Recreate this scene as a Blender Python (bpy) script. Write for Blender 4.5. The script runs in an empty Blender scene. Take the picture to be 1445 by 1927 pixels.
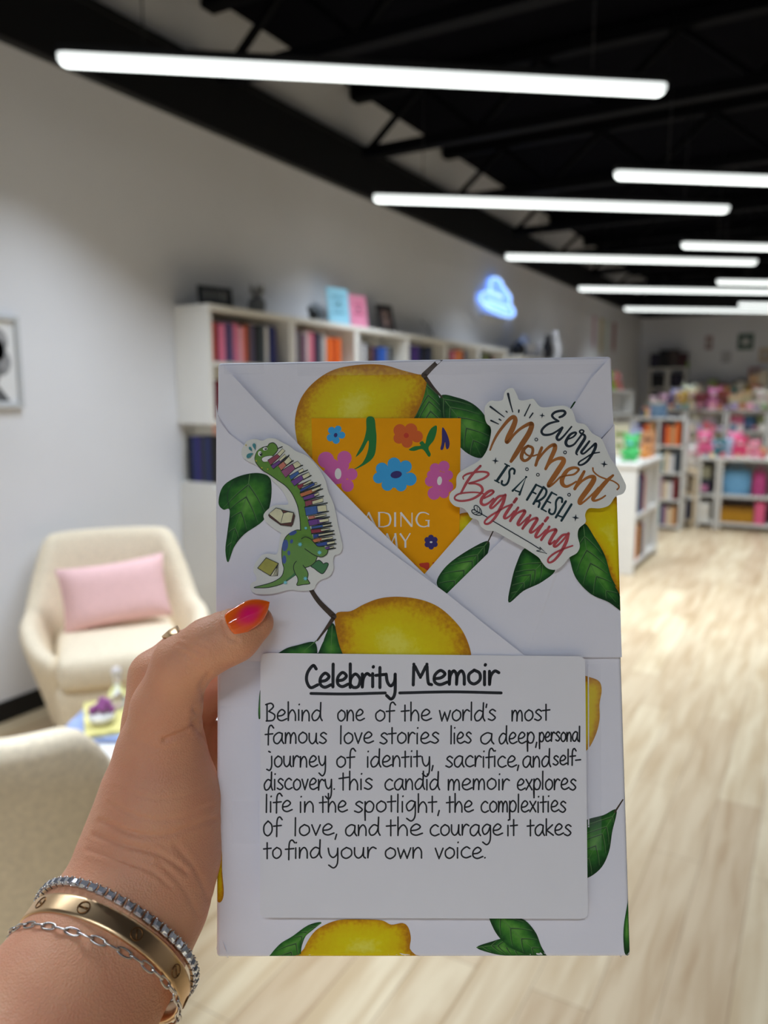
import bpy, bmesh, math, random
import numpy as np
from math import sin, cos, pi, radians, sqrt, atan2, atan, hypot
from mathutils import Vector, Matrix
from mathutils.geometry import tessellate_polygon

sc = bpy.context.scene
COL = sc.collection
random.seed(7)

# ---------------------------------------------------------------- camera
F = 1447.0; W, H = 1445, 1927
CAM = Vector((3.1465, 0.0, 1.45))
PITCH = radians(8.393); YAW = radians(29.795)
FW = Vector((-sin(YAW)*cos(PITCH), cos(YAW)*cos(PITCH), -sin(PITCH)))
RT = Vector((cos(YAW), sin(YAW), 0))
UP = RT.cross(FW)
cd = bpy.data.cameras.new('camera'); cam = bpy.data.objects.new('camera', cd); COL.objects.link(cam)
cam.matrix_world = Matrix(((RT.x, UP.x, -FW.x, CAM.x), (RT.y, UP.y, -FW.y, CAM.y), (RT.z, UP.z, -FW.z, CAM.z), (0, 0, 0, 1)))
cd.sensor_fit = 'VERTICAL'; cd.sensor_height = 36.0; cd.lens = F/H*36.0
cd.clip_start = 0.01; cd.clip_end = 60
cd.dof.use_dof = True; cd.dof.focus_distance = 0.278; cd.dof.aperture_fstop = 9.5
sc.camera = cam

# ---------------------------------------------------------------- light and exposure
sc.view_settings.view_transform = 'Standard'; sc.view_settings.look = 'None'
sc.view_settings.exposure = 0.0; sc.view_settings.gamma = 1.0; sc.view_settings.use_curve_mapping = False
LAMP_DOWN = 3.0       # glow of the lens itself under each tube lamp
LAMP_WATT = 37.0      # light each tube throws down through its lens
LAMP_DIM = 0.5        # share of that light given by the lamps over the rear of the shop
LAMP_SPREAD = 115     # beam of the lens in degrees
LAMP_SIDE = 1.1       # strength of its frosted sides
world = bpy.data.worlds.new('world'); sc.world = world; world.use_nodes = True
world.node_tree.nodes['Background'].inputs[0].default_value = (0.75, 0.85, 1.0, 1)
world.node_tree.nodes['Background'].inputs[1].default_value = 0.8
sc.cycles.use_denoising = True
sc.cycles.max_bounces = 8; sc.cycles.diffuse_bounces = 5
sc.cycles.sample_clamp_indirect = 6.0

# ---------------------------------------------------------------- helpers
def lin(c):
    out = []
    for v in c[:3]:
        v /= 255.0
        out.append(v/12.92 if v <= 0.04045 else ((v+0.055)/1.055)**2.4)
    return tuple(out)

MATS = {}
def mat(name, rgb, rough=0.6, metal=0.0, spec=0.4, var=0.0, scale=20.0, bump=0.0, bscale=120.0, coat=0.0, emit=0.0, sss=0.0, alpha=1.0, trans=0.0):
    """Procedural surface: base colour with noise variation and an optional noise bump. rgb is sRGB 0-255."""
    if name in MATS: return MATS[name]
    m = bpy.data.materials.new(name); m.use_nodes = True
    nt = m.node_tree; b = nt.nodes['Principled BSDF']
    c = lin(rgb)
    b.inputs['Base Color'].default_value = (*c, 1)
    b.inputs['Roughness'].default_value = rough; b.inputs['Metallic'].default_value = metal
    b.inputs['Specular IOR Level'].default_value = spec
    if coat: b.inputs['Coat Weight'].default_value = coat; b.inputs['Coat Roughness'].default_value = 0.04
    if alpha < 1: b.inputs['Alpha'].default_value = alpha
    if trans: b.inputs['Transmission Weight'].default_value = trans
    if emit:
        b.inputs['Emission Color'].default_value = (*c, 1); b.inputs['Emission Strength'].default_value = emit
    if sss:
        b.inputs['Subsurface Weight'].default_value = sss; b.inputs['Subsurface Radius'].default_value = (1.0, 0.35, 0.2)
        b.inputs['Subsurface Scale'].default_value = 0.004
    tc = nt.nodes.new('ShaderNodeTexCoord')
    if var:
        n = nt.nodes.new('ShaderNodeTexNoise'); n.inputs['Scale'].default_value = scale; n.inputs['Detail'].default_value = 6
        nt.links.new(tc.outputs['Object'], n.inputs['Vector'])
        r = nt.nodes.new('ShaderNodeValToRGB')
        r.color_ramp.elements[0].position = 0.3; r.color_ramp.elements[1].position = 0.7
        r.color_ramp.elements[0].color = (*[max(0, v*(1-var)) for v in c], 1)
        r.color_ramp.elements[1].color = (*[min(1, v*(1+var)) for v in c], 1)
        nt.links.new(n.outputs['Fac'], r.inputs['Fac']); nt.links.new(r.outputs['Color'], b.inputs['Base Color'])
    if bump:
        n2 = nt.nodes.new('ShaderNodeTexNoise'); n2.inputs['Scale'].default_value = bscale; n2.inputs['Detail'].default_value = 4
        nt.links.new(tc.outputs['Object'], n2.inputs['Vector'])
        bp = nt.nodes.new('ShaderNodeBump'); bp.inputs['Strength'].default_value = bump; bp.inputs['Distance'].default_value = 0.01
        nt.links.new(n2.outputs['Fac'], bp.inputs['Height']); nt.links.new(bp.outputs['Normal'], b.inputs['Normal'])
    MATS[name] = m
    return m

def tag(o, label=None, cat=None, group=None, kind=None):
    if label: o['label'] = label
    if cat: o['category'] = cat
    if group: o['group'] = group
    if kind: o['kind'] = kind
    return o

def empty(name, loc=(0, 0, 0), rotz=0.0, label=None, cat=None, group=None):
    o = bpy.data.objects.new(name, None); COL.objects.link(o)
    o.location = loc; o.rotation_euler = (0, 0, rotz); o.empty_display_size = 0.05
    return tag(o, label, cat, group)

class MB:
    """Collects polygons (several shapes, several materials) into ONE mesh object."""
    def __init__(s): s.v = []; s.f = []; s.m = []; s.mats = []; s.smooth = []; s.att = {}
    def mi(s, m):
        if m not in s.mats: s.mats.append(m)
        return s.mats.index(m)
    def add(s, vs, fs, m, smooth=False, att=None):
        b = len(s.v); s.v += [tuple(p) for p in vs]
        if att is not None:
            for i, a in enumerate(att): s.att[b+i] = a
        k = s.mi(m)
        for f in fs: s.f.append(tuple(b+i for i in f)); s.m.append(k); s.smooth.append(smooth)
    def box(s, x0, x1, y0, y1, z0, z1, m, M=None):
        vs = [(x, y, z) for x in (x0, x1) for y in (y0, y1) for z in (z0, z1)]
        if M is not None: vs = [M @ Vector(p) for p in vs]
        s.add(vs, [(0, 1, 3, 2), (4, 6, 7, 5), (0, 4, 5, 1), (2, 3, 7, 6), (0, 2, 6, 4), (1, 5, 7, 3)], m)
    def bar(s, a, b, w, m, h=None):
        a = Vector(a); b = Vector(b); d = (b-a).normalized(); h = h or w
        r = Vector((0, 0, 1)) if abs(d.z) < 0.95 else Vector((1, 0, 0))
        x = d.cross(r).normalized(); y = x.cross(d)
        vs = [p+x*sx*w/2+y*sy*h/2 for p in (a, b) for sx, sy in ((-1, -1), (1, -1), (1, 1), (-1, 1))]
        s.add(vs, [(0, 3, 2, 1), (4, 5, 6, 7), (0, 1, 5, 4), (1, 2, 6, 5), (2, 3, 7, 6), (3, 0, 4, 7)], m)
    def tube(s, pts, r, m, n=10, closed=False):
        pts = [Vector(p) for p in pts]; N = len(pts)
        rs = r if hasattr(r, '__len__') else [r]*N
        vs = []; prev = None
        for i, p in enumerate(pts):
            a = pts[(i-1) % N] if (closed or i > 0) else p; c = pts[(i+1) % N] if (closed or i < N-1) else p
            d = (c-a).normalized()
            if prev is None:
                q = Vector((0, 0, 1)) if abs(d.z) < 0.9 else Vector((1, 0, 0)); x = d.cross(q).normalized()
            else: x = (prev-d*prev.dot(d)).normalized()
            prev = x; y = d.cross(x)
            vs += [p+(x*cos(2*pi*k/n)+y*sin(2*pi*k/n))*rs[i] for k in range(n)]
        fs = []
        for i in range(N if closed else N-1):
            j = (i+1) % N
            fs += [(i*n+k, i*n+(k+1) % n, j*n+(k+1) % n, j*n+k) for k in range(n)]
        if not closed: fs += [tuple(range(n))[::-1], tuple((N-1)*n+k for k in range(n))]
        s.add(vs, fs, m, True)
    def lathe(s, prof, m, c=(0, 0, 0), n=20, sx=1, sy=1):
        vs = []; fs = []; K = len(prof)
        for r, z in prof: vs += [(c[0]+r*sx*cos(2*pi*k/n), c[1]+r*sy*sin(2*pi*k/n), c[2]+z) for k in range(n)]
        for i in range(K-1): fs += [(i*n+k, i*n+(k+1) % n, (i+1)*n+(k+1) % n, (i+1)*n+k) for k in range(n)]
        fs += [tuple(range(n))[::-1], tuple((K-1)*n+k for k in range(n))]
        s.add(vs, fs, m, True)
    def ball(s, c, r, m, n=14):
        r = r if hasattr(r, '__len__') else (r, r, r); K = n//2
        vs = [(c[0], c[1], c[2]-r[2])]
        for i in range(1, K):
            t = -pi/2+pi*i/K
            vs += [(c[0]+r[0]*cos(t)*cos(2*pi*k/n), c[1]+r[1]*cos(t)*sin(2*pi*k/n), c[2]+r[2]*sin(t)) for k in range(n)]
        vs.append((c[0], c[1], c[2]+r[2])); fs = []
        fs += [(0, 1+(k+1) % n, 1+k) for k in range(n)]
        for i in range(K-2): fs += [(1+i*n+k, 1+i*n+(k+1) % n, 1+(i+1)*n+(k+1) % n, 1+(i+1)*n+k) for k in range(n)]
        L = len(vs)-1; b = 1+(K-2)*n
        fs += [(b+k, b+(k+1) % n, L) for k in range(n)]
        s.add(vs, fs, m, True)
    def build(s, name, parent=None, loc=None, bevel=0.0, sub=0, seg=2):
        me = bpy.data.meshes.new(name); me.from_pydata(s.v, [], s.f)
        for m in s.mats: me.materials.append(m)
        me.polygons.foreach_set('material_index', s.m); me.polygons.foreach_set('use_smooth', s.smooth)
        if s.att:
            a = me.attributes.new('edge', 'FLOAT', 'POINT')
            arr = [s.att.get(i, 0.0) for i in range(len(s.v))]; a.data.foreach_set('value', arr)
        me.update()
        o = bpy.data.objects.new(name, me); COL.objects.link(o)
        if parent is not None: o.parent = parent
        if loc is not None: o.location = loc
        if bevel:
            bm = o.modifiers.new('bevel', 'BEVEL'); bm.width = bevel; bm.segments = seg; bm.limit_method = 'ANGLE'
            if sub: bm.limit_method = 'NONE'
        if sub:
            sm = o.modifiers.new('sub', 'SUBSURF'); sm.levels = sub; sm.render_levels = sub
            for p in me.polygons: p.use_smooth = True
        return o

def copy_tree(o, parent=None):
    c = o.copy(); COL.objects.link(c)
    if parent is not None: c.parent = parent
    for ch in list(o.children): copy_tree(ch, c)
    return c

ORD = ['first', 'second', 'third', 'fourth', 'fifth', 'sixth', 'seventh', 'eighth', 'ninth', 'tenth', 'eleventh', 'twelfth', 'thirteenth', 'fourteenth', 'fifteenth', 'sixteenth', 'seventeenth', 'eighteenth']

# sight lines of the photograph, used to find where a thing stands on a known wall, floor or shelf
def ray(x, y): return RT*(x-722.5)+UP*(963.5-y)+FW*F
def on(x, y, ax, val):
    d = ray(x, y); t = (val-CAM[ax])/d[ax]; return CAM+d*t
# ================================================================ THE ROOM
white_wall = mat('white_wall', (226, 226, 229), 0.75, var=0.02, scale=2.0, bump=0.05, bscale=90)
black_paint = mat('black_paint', (9, 9, 13), 0.6, var=0.2, scale=3.0)
navy_deck = mat('dark_deck', (8, 8, 13), 0.9, spec=0.03, var=0.25, scale=1.5)
steel_dark = mat('dark_steel', (6, 6, 10), 0.7, spec=0.08, var=0.15, scale=5.0)
black_trim = mat('black_trim', (14, 14, 15), 0.5, var=0.1)

def plank_floor():
    m = bpy.data.materials.new('oak_planks'); m.use_nodes = True
    nt = m.node_tree; N = nt.nodes; L = nt.links; b = N['Principled BSDF']
    tc = N.new('ShaderNodeTexCoord'); mp = N.new('ShaderNodeMapping'); mp.inputs['Rotation'].default_value = (0, 0, pi/2)
    L.new(tc.outputs['Object'], mp.inputs['Vector'])
    br = N.new('ShaderNodeTexBrick'); br.offset = 0.37; br.inputs['Scale'].default_value = 1.0
    br.inputs['Brick Width'].default_value = 1.22; br.inputs['Row Height'].default_value = 0.145
    br.inputs['Mortar Size'].default_value = 0.0012; br.inputs['Mortar Smooth'].default_value = 0.3
    br.inputs['Color1'].default_value = (*lin((222, 210, 184)), 1); br.inputs['Color2'].default_value = (*lin((200, 181, 154)), 1)
    br.inputs['Mortar'].default_value = (*lin((150, 128, 105)), 1)
    L.new(mp.outputs['Vector'], br.inputs['Vector'])
    m2 = N.new('ShaderNodeMapping'); m2.inputs['Scale'].default_value = (9, 0.9, 1); L.new(tc.outputs['Object'], m2.inputs['Vector'])
    no = N.new('ShaderNodeTexNoise'); no.inputs['Scale'].default_value = 2.2; no.inputs['Detail'].default_value = 8; no.inputs['Distortion'].default_value = 0.6
    L.new(m2.outputs['Vector'], no.inputs['Vector'])
    rp = N.new('ShaderNodeValToRGB'); rp.color_ramp.elements[0].position = 0.34; rp.color_ramp.elements[1].position = 0.62
    rp.color_ramp.elements[0].color = (*lin((216, 196, 168)), 1); rp.color_ramp.elements[1].color = (*lin((252, 246, 234)), 1)
    L.new(no.outputs['Fac'], rp.inputs['Fac'])
    mx = N.new('ShaderNodeMix'); mx.data_type = 'RGBA'; mx.blend_type = 'MULTIPLY'; mx.inputs['Factor'].default_value = 0.8
    L.new(br.outputs['Color'], mx.inputs[6]); L.new(rp.outputs['Color'], mx.inputs[7])
    L.new(mx.outputs[2], b.inputs['Base Color'])
    b.inputs['Roughness'].default_value = 0.42; b.inputs['Specular IOR Level'].default_value = 0.3
    return m

XR, YB, YF, ZW, ZD = 8.6, 15.2, -5.0, 2.94, 3.66     # right wall, back wall, front wall, top of painted wall, roof deck
def struct(name, mb, **k):
    o = mb.build(name, **k); o['kind'] = 'structure'; return o
b = MB(); b.box(-0.1, XR+0.1, YF-0.1, YB+0.1, -0.1, 0, plank_floor()); struct('floor', b)
b = MB(); b.box(-0.12, 0, YF, YB, 0, ZD, white_wall); struct('wall_left', b)
b = MB(); b.box(-0.12, XR+0.1, YB, YB+0.12, 0, ZD, white_wall); struct('wall_back', b)
b = MB(); b.box(XR, XR+0.12, YF, YB, 0, ZD, white_wall); struct('wall_right', b)
# front wall behind the photographer: glazed shop front
b = MB()
b.box(-0.12, XR+0.1, YF-0.12, YF, 2.8, ZD, white_wall); b.box(-0.12, 0.6, YF-0.12, YF, 0, 2.8, white_wall)
b.box(XR-0.6, XR+0.1, YF-0.12, YF, 0, 2.8, white_wall); b.box(0.6, XR-0.6, YF-0.12, YF, 0, 0.4, white_wall)
struct('wall_front', b)
b = MB()
for i in range(5):
    x = 0.6+i*(XR-1.2)/4; b.box(x-0.03, x+0.03, YF-0.1, YF-0.02, 0.4, 2.8, black_trim)
b.box(0.6, XR-0.6, YF-0.1, YF-0.02, 0.4, 0.46, black_trim); b.box(0.6, XR-0.6, YF-0.1, YF-0.02, 2.74, 2.8, black_trim)
struct('window_1', b)
b = MB(); b.box(-0.1, XR+0.1, YF-0.1, YB+0.1, ZD, ZD+0.1, navy_deck); struct('ceiling', b)
b = MB(); b.box(0, 0.014, YF, YB, 0, 0.095, black_trim); struct('baseboard_left', b, bevel=0.003)
b = MB(); b.box(0, XR, YB-0.014, YB, 0, 0.095, black_trim); struct('baseboard_back', b, bevel=0.003)
# black steel ledger that runs along the top of the left wall, and the dark top of the back wall
b = MB(); b.box(0, 0.06, YF, YB, ZW, 3.27, black_paint); b.box(0.0, 0.075, YF, YB, 3.24, 3.27, black_paint); struct('trim_1', b)
b = MB(); b.box(0.06, XR, YB-0.06, YB, 2.93, ZD, black_paint); struct('trim_2', b)

# open web joists under the roof deck: one thing each
k = 0
y = -4.1
while y < 14.6:
    r = empty('roof_joist', (0, y, 3.2), label='dark steel open web joist, %s from the shop front' % (ORD[k]), cat='joist', group='roof joists')
    c = MB(); c.box(0.02, XR-0.01, -0.05, 0.05, 0.36, 0.44, steel_dark); c.build('top_chord', r)
    c = MB(); c.box(0.12, XR-0.1, -0.045, 0.045, -0.04, 0.03, steel_dark); c.build('bottom_chord', r)
    c = MB(); x = 0.15; up = True
    while x < XR-0.5:
        c.bar((x, 0, 0.02 if up else 0.37), (x+0.42, 0, 0.37 if up else 0.02), 0.035, steel_dark); x += 0.42; up = not up
    c.build('web', r)
    y += 1.52; k += 1
# a round pipe under the joists, parallel to the left wall
d = MB(); d.tube([(3.0+0*i, YF+0.3+i*2.0, 3.05) for i in range(10)], 0.06, steel_dark, 12)
tag(d.build('sprinkler_pipe'), 'dark round pipe running the length of the ceiling', 'pipe')

# ---- tube lamps: 2.44 m long, hung at 2.75 m, turned 35.5 degrees to the wall
def lampmat(n, st):
    m = bpy.data.materials.new(n); m.use_nodes = True; pb = m.node_tree.nodes['Principled BSDF']
    pb.inputs['Base Color'].default_value = (0.9, 0.9, 0.9, 1); pb.inputs['Emission Color'].default_value = (0.93, 1.0, 0.985, 1)
    pb.inputs['Emission Strength'].default_value = st; return m
lamp_lens = lampmat('lamp_lens', LAMP_DOWN); lamp_side = lampmat('lamp_diffuser', LAMP_SIDE)
cord = mat('lamp_cord', (30, 30, 32), 0.5)
def make_lamp():
    r = empty('tube_lamp')
    L, w = 2.44, 0.056
    c = MB(); hw = w/2; K = 8
    prof = [(-hw, 0.0), (-hw, -.03), (-hw+.006, -.040), (-hw+.014, -.044), (hw-.014, -.044), (hw-.006, -.040), (hw, -.03), (hw, 0.0)]
    ends = [(-L/2, 0.5), (-L/2+0.012, 0.85), (-L/2+0.03, 1), (L/2-0.03, 1), (L/2-0.012, 0.85), (L/2, 0.5)]
    vs = []; fs = []; lens = []
    for x, q in ends: vs += [(x, py*q, pz*q) for py, pz in prof]
    for i in range(len(ends)-1):
        for j in range(K-1): (lens if 2 <= j <= 4 else fs).append((i*K+j, (i+1)*K+j, (i+1)*K+j+1, i*K+j+1))
    fs += [tuple(range(K)), tuple((len(ends)-1)*K+j for j in range(K))[::-1]]
    c.add(vs, fs, lamp_side); c.build('diffuser', r)
    c = MB(); c.add(vs, lens, lamp_lens); c.build('lens', r)
    c = MB(); c.box(-L/2, L/2, -w/2-0.004, w/2+0.004, 0.0, 0.03, black_paint); c.build('housing', r, bevel=0.004)
    ld = bpy.data.lights.new('tube_light', 'AREA'); ld.shape = 'RECTANGLE'; ld.size = 2.38; ld.size_y = 0.04; ld.energy = LAMP_WATT; ld.spread = radians(LAMP_SPREAD); ld.color = (.87, .96, 1.07)
    lo = bpy.data.objects.new('tube_light', ld); COL.objects.link(lo); lo.parent = r; lo.location = (0, 0, -.0455)
    for s in (-0.9, 0.9):
        c = MB(); c.tube([(s, 0, 0.03), (s, 0, 0.87)], 0.003, cord, 6); c.build('cord', r)
    return r
proto = make_lamp(); used = False
ANG = atan2(1.47, 1.97)
dx, dy = 1.22*cos(ANG), 1.22*sin(ANG)
rows = [(0.50, 'left', [-1, 0, 1, 2, 3, 4, 5]), (1.98, 'middle', [-2, 1, 2, 3, 4, 5]), (4.4, 'right', [-2, 2])]  # right row is out of view, added only as fill light
LY0 = {'left': 2.12, 'middle': 4.73-2.37, 'right': 2.5}
for x0, rn, idx in rows:
    for i in idx:
        yy = LY0[rn]+2.37*i
        if yy+2*dy > YB-0.1 or yy < YF+0.2: continue
        o = proto if not used else copy_tree(proto); used = True
        if rn == 'left' and i == 0: lab = 'white tube lamp that spans the top of the photo, nearest to the camera'
        elif rn == 'right' and i >= 0: lab = 'unseen white tube lamp added for fill light, right row'
        elif i >= 0: lab = 'glowing white tube lamp in the %s row, %s one going back' % (rn, ORD[i if rn == 'left' else i-1])
        else: lab = 'unseen white tube lamp in the %s row, %s one behind the photographer' % (rn, ORD[-i-1])
        tag(o, lab, 'lamp', 'tube lamps under the dark ceiling')
        if i >= 2:                                  # the lamps over the rear of the shop are dimmed
            for l_ in o.children:
                if l_.type == 'LIGHT':
                    dim = bpy.data.lights.get('tube_light_dimmed')
                    if dim is None: dim = l_.data.copy(); dim.name = 'tube_light_dimmed'; dim.energy = LAMP_WATT*LAMP_DIM
                    l_.data = dim
        o.location = (x0+dx, yy+dy, 2.75); o.rotation_euler = (0, 0, ANG)
# ================================================================ THINGS ALONG THE LEFT WALL
shelf_white = mat('shelf_white', (226, 224, 218), 0.45, var=0.02, scale=6)
paper_white = mat('page_edges', (228, 218, 198), 0.8, var=0.06, scale=60)
CNAMES = {}
def book_mat(cname, rgb): return mat('cover_'+cname.replace(' ', '_'), rgb, 0.5, var=0.08, scale=30)
BOOKC = {'coral': (226, 108, 92), 'dark red': (120, 38, 44), 'pink': (232, 126, 158), 'navy': (38, 48, 98), 'lilac': (170, 148, 198), 'pale pink': (240, 178, 190),
 'mauve': (140, 96, 130), 'brown': (122, 78, 58), 'grey purple': (100, 92, 118), 'slate': (66, 76, 84), 'charcoal': (44, 48, 52), 'blue': (48, 92, 176), 'white': (222, 220, 220),
 'black': (26, 26, 32), 'orange': (238, 112, 44), 'burnt orange': (206, 84, 34), 'grey': (140, 138, 140), 'purple': (82, 52, 122), 'maroon': (104, 30, 50), 'tan': (204, 152, 104),
 'olive': (112, 116, 60), 'indigo': (50, 44, 110), 'cream': (226, 208, 176), 'teal': (50, 124, 134), 'red': (190, 46, 52), 'yellow': (226, 184, 58), 'green': (70, 140, 80)}
def make_book(t, h, d, cm, name='book', style=None, parent=None):
    """Upright book: spine faces local -Y, thickness along X, standing on z=0. One small mesh: two boards, a rounded spine and a page block."""
    b = MB(); c = 0.0025
    b.box(-t/2, -t/2+c, 0, d, 0, h, cm); b.box(t/2-c, t/2, 0, d, 0, h, cm)
    vs = []; n = 6
    for z in (0, h): vs += [(t/2*cos(pi+pi*i/n), 0.004*0-0.004*sin(pi*i/n)+0.003, z) for i in range(n+1)]
    vs += [(-t/2, 0.006, 0), (t/2, 0.006, 0), (-t/2, 0.006, h), (t/2, 0.006, h)]
    K = n+1
    fs = [(i, i+1, K+i+1, K+i) for i in range(n)]+[tuple(range(K))[::-1], tuple(range(K, 2*K))]
    b.add(vs, fs, cm)
    b.box(-t/2+c, t/2-c, 0.004, d-0.004, 0.003, h-0.003, paper_white)
    return b.build(name, parent)

# ---- six white bookcases in a row, 0.75 m wide, 0.25 m deep, 1.95 m tall, standing on deeper base cupboards
BX = 0.252
ys = [3.172, 3.923, 4.679, 5.427, 6.14, 6.86, 7.6]
proto = None
for i in range(6):
    wdt = ys[i+1]-ys[i]-0.004
    r = empty('bookcase', (0.0, ys[i]+0.001, 0), label='white open bookcase against the left wall, %s from the armchair corner' % ORD[i], cat='bookcase', group='white bookcases along the left wall')
    T = 0.03
    for yy in (0, wdt-T):
        c = MB(); c.box(0.004, BX, yy, yy+T, 1.31 if (i == 0 and yy == 0) else 0.99, 1.92, shelf_white); c.build('side_panel', r, bevel=0.002)
    c = MB(); c.box(0.004, BX+0.006, 0, wdt, 1.92, 1.95, shelf_white); c.build('top_panel', r, bevel=0.002)
    c = MB(); c.box(0.004, 0.012, T, wdt-T, 0.99, 1.92, shelf_white); c.build('back_panel', r)
    for z in (1.625, 1.31, 0.965):
        c = MB(); c.box(0.012, BX-0.004, T if z > 1 else 0, wdt-T if z > 1 else wdt, z, z+0.025, shelf_white); c.build('shelf', r, bevel=0.002)
    c = MB(); c.box(0.004, 0.40, 0, wdt, 0.06, 0.94, shelf_white); c.box(0.03, 0.37, 0.02, wdt-0.02, 0.0, 0.06, shelf_white); c.build('base_cupboard', r, bevel=0.003)
    c = MB(); c.box(0.004, 0.41, 0, wdt, 0.94, 0.965, shelf_white); c.build('ledge', r, bevel=0.003)
    for s in (0, 1):
        c = MB(); c.box(0.40, 0.416, 0.004+s*wdt/2, wdt/2-0.004+s*wdt/2, 0.09, 0.92, shelf_white); dd = c.build('door', r, bevel=0.003)
        c = MB(); c.tube([(0.424, wdt/2+(0.05 if s else -0.05), 0.6), (0.424, wdt/2+(0.05 if s else -0.05), 0.74)], 0.005, black_trim, 8); c.build('handle', dd)

def shelf_row(spec, y0, z, where, group, x=0.235, hs=(0.2, 0.235)):
    yy = y0
    for n, item in enumerate(spec):
        if isinstance(item, (int, float)): yy += item; continue
        cname, t = item
        h = random.uniform(*hs); d = random.uniform(0.14, 0.165)
        o = make_book(t, h, d, book_mat(cname, BOOKC[cname]))
        o.location = (x-random.uniform(0, 0.02), yy+t/2, z); o.rotation_euler = (0, 0, pi/2)
        k = sum(1 for q in spec[:n+1] if not isinstance(q, (int, float)))
        tag(o, '%s book, %s from the left on %s' % (cname, ORD[k-1], where), 'book', group)
        yy += t+0.0012
shelf_row([('coral', .034), ('dark red', .02), ('pink', .04), ('mauve', .024), ('navy', .036), ('lilac', .03), ('pink', .036), ('pale pink', .03), ('coral', .03), ('brown', .036),
           ('grey purple', .04), ('charcoal', .036), ('slate', .05), ('white', .03), ('navy', .05), ('indigo', .04)], ys[0]+0.05, 1.65, 'the top shelf of the nearest bookcase', 'books on the top shelf of the nearest bookcase')
shelf_row([('lilac', .04), ('grey', .04), ('mauve', .03), ('white', .034), ('pale pink', .03), ('pink', .034), ('black', .04), ('navy', .03), ('grey', .04), ('white', .03), ('orange', .06), ('burnt orange', .06), ('orange', .05)],
          ys[1]+0.05, 1.65, 'the top shelf of the second bookcase', 'books on the top shelf of the second bookcase')
shelf_row([0.03, ('grey', .05), ('white', .04), ('charcoal', .05), ('brown', .05), ('navy', .06), ('blue', .06), ('blue', .06), ('grey', .05), ('slate', .05)], ys[2]+0.05, 1.65, 'the top shelf of the third bookcase', 'books on the top shelf of the third bookcase', hs=(0.17, 0.2))
shelf_row([('black', .05), ('indigo', .05), ('purple', .06), ('navy', .05), ('black', .06), ('charcoal', .05), ('navy', .05), ('slate', .05)], ys[3]+0.05, 1.65, 'the top shelf of the fourth bookcase', 'books on the top shelf of the fourth bookcase')
shelf_row([('maroon', .06), ('dark red', .05), ('pink', .05), ('tan', .06), ('orange', .06), ('tan', .05), ('maroon', .05), ('navy', .05)], ys[4]+0.05, 1.65, 'the top shelf of the fifth bookcase', 'books on the top shelf of the fifth bookcase')
shelf_row([('black', .06), ('slate', .05), ('olive', .06), ('olive', .05), ('charcoal', .06), ('brown', .05)], ys[5]+0.08, 1.65, 'the top shelf of the sixth bookcase', 'books on the top shelf of the sixth bookcase')
shelf_row([('maroon', .04), ('dark red', .04), ('maroon', .03), ('mauve', .04), ('cream', .04)], ys[0]+0.06, 1.335, 'the middle shelf of the nearest bookcase', 'books on the middle shelf of the nearest bookcase', hs=(0.19, 0.22))
# dark boxed set standing on the ledge in front of the nearest bookcase, a plush above it
for k, (cname, t) in enumerate([('black', .03), ('navy', .03), ('indigo', .034), ('charcoal', .03), ('navy', .036), ('black', .03)]):
    o = make_book(t, .25+.004*(k % 2), .15, book_mat(cname, BOOKC[cname])); o.location = (.075+.034*k, ys[0]+.01, .9905)
    tag(o, '%s book, %s from the left in the open end of the nearest bookcase' % (cname, ORD[k]), 'book', 'dark books in the open end of the nearest bookcase')
def plush(name, loc, s, rgb, label, group=None, inner=(250, 220, 225), rz=0.0):
    """Small sitting plush toy: body, head with snout, two ears, arms and feet in one soft mesh, with stitched eyes."""
    r = empty(name, loc, rz, label, 'plush toy', group)
    f = mat('plush_%d_%d_%d' % rgb, rgb, 0.95, var=0.15, scale=60, bump=0.4, bscale=260, spec=0.1); f2 = mat('plush_in_%d_%d_%d' % inner, inner, 0.95, var=0.1)
    eye = mat('plush_eye', (12, 12, 14), 0.2)
    c = MB(); c.ball((0, 0, .36*s), (.34*s, .3*s, .36*s), f)
    for a in (-1, 1):
        c.ball((a*.3*s, -.18*s, .36*s), (.12*s, .2*s, .12*s), f); c.ball((a*.2*s, -.3*s, .1*s), (.13*s, .2*s, .1*s), f)
    c.build('body', r)
    c = MB(); c.ball((0, -.04*s, .82*s), (.33*s, .3*s, .28*s), f); c.ball((0, -.3*s, .76*s), (.13*s, .1*s, .1*s), f2)
    for a in (-1, 1): c.ball((a*.25*s, 0, 1.06*s), (.11*s, .07*s, .13*s), f)
    h = c.build('head', r)
    for a in (-1, 1):
        c = MB(); c.ball((a*.13*s, -.31*s, .87*s), .03*s, eye, 8); c.build('eye', h)
    return r
q = on(395, 806, 0, 0.2)
plush('plush_toy', (0.20, ys[0]+0.09, 0.9905+0.256), 0.055, (240, 190, 170), 'cream and pink plush toy sitting on the dark books by the nearest bookcase', rz=pi/3)

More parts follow.
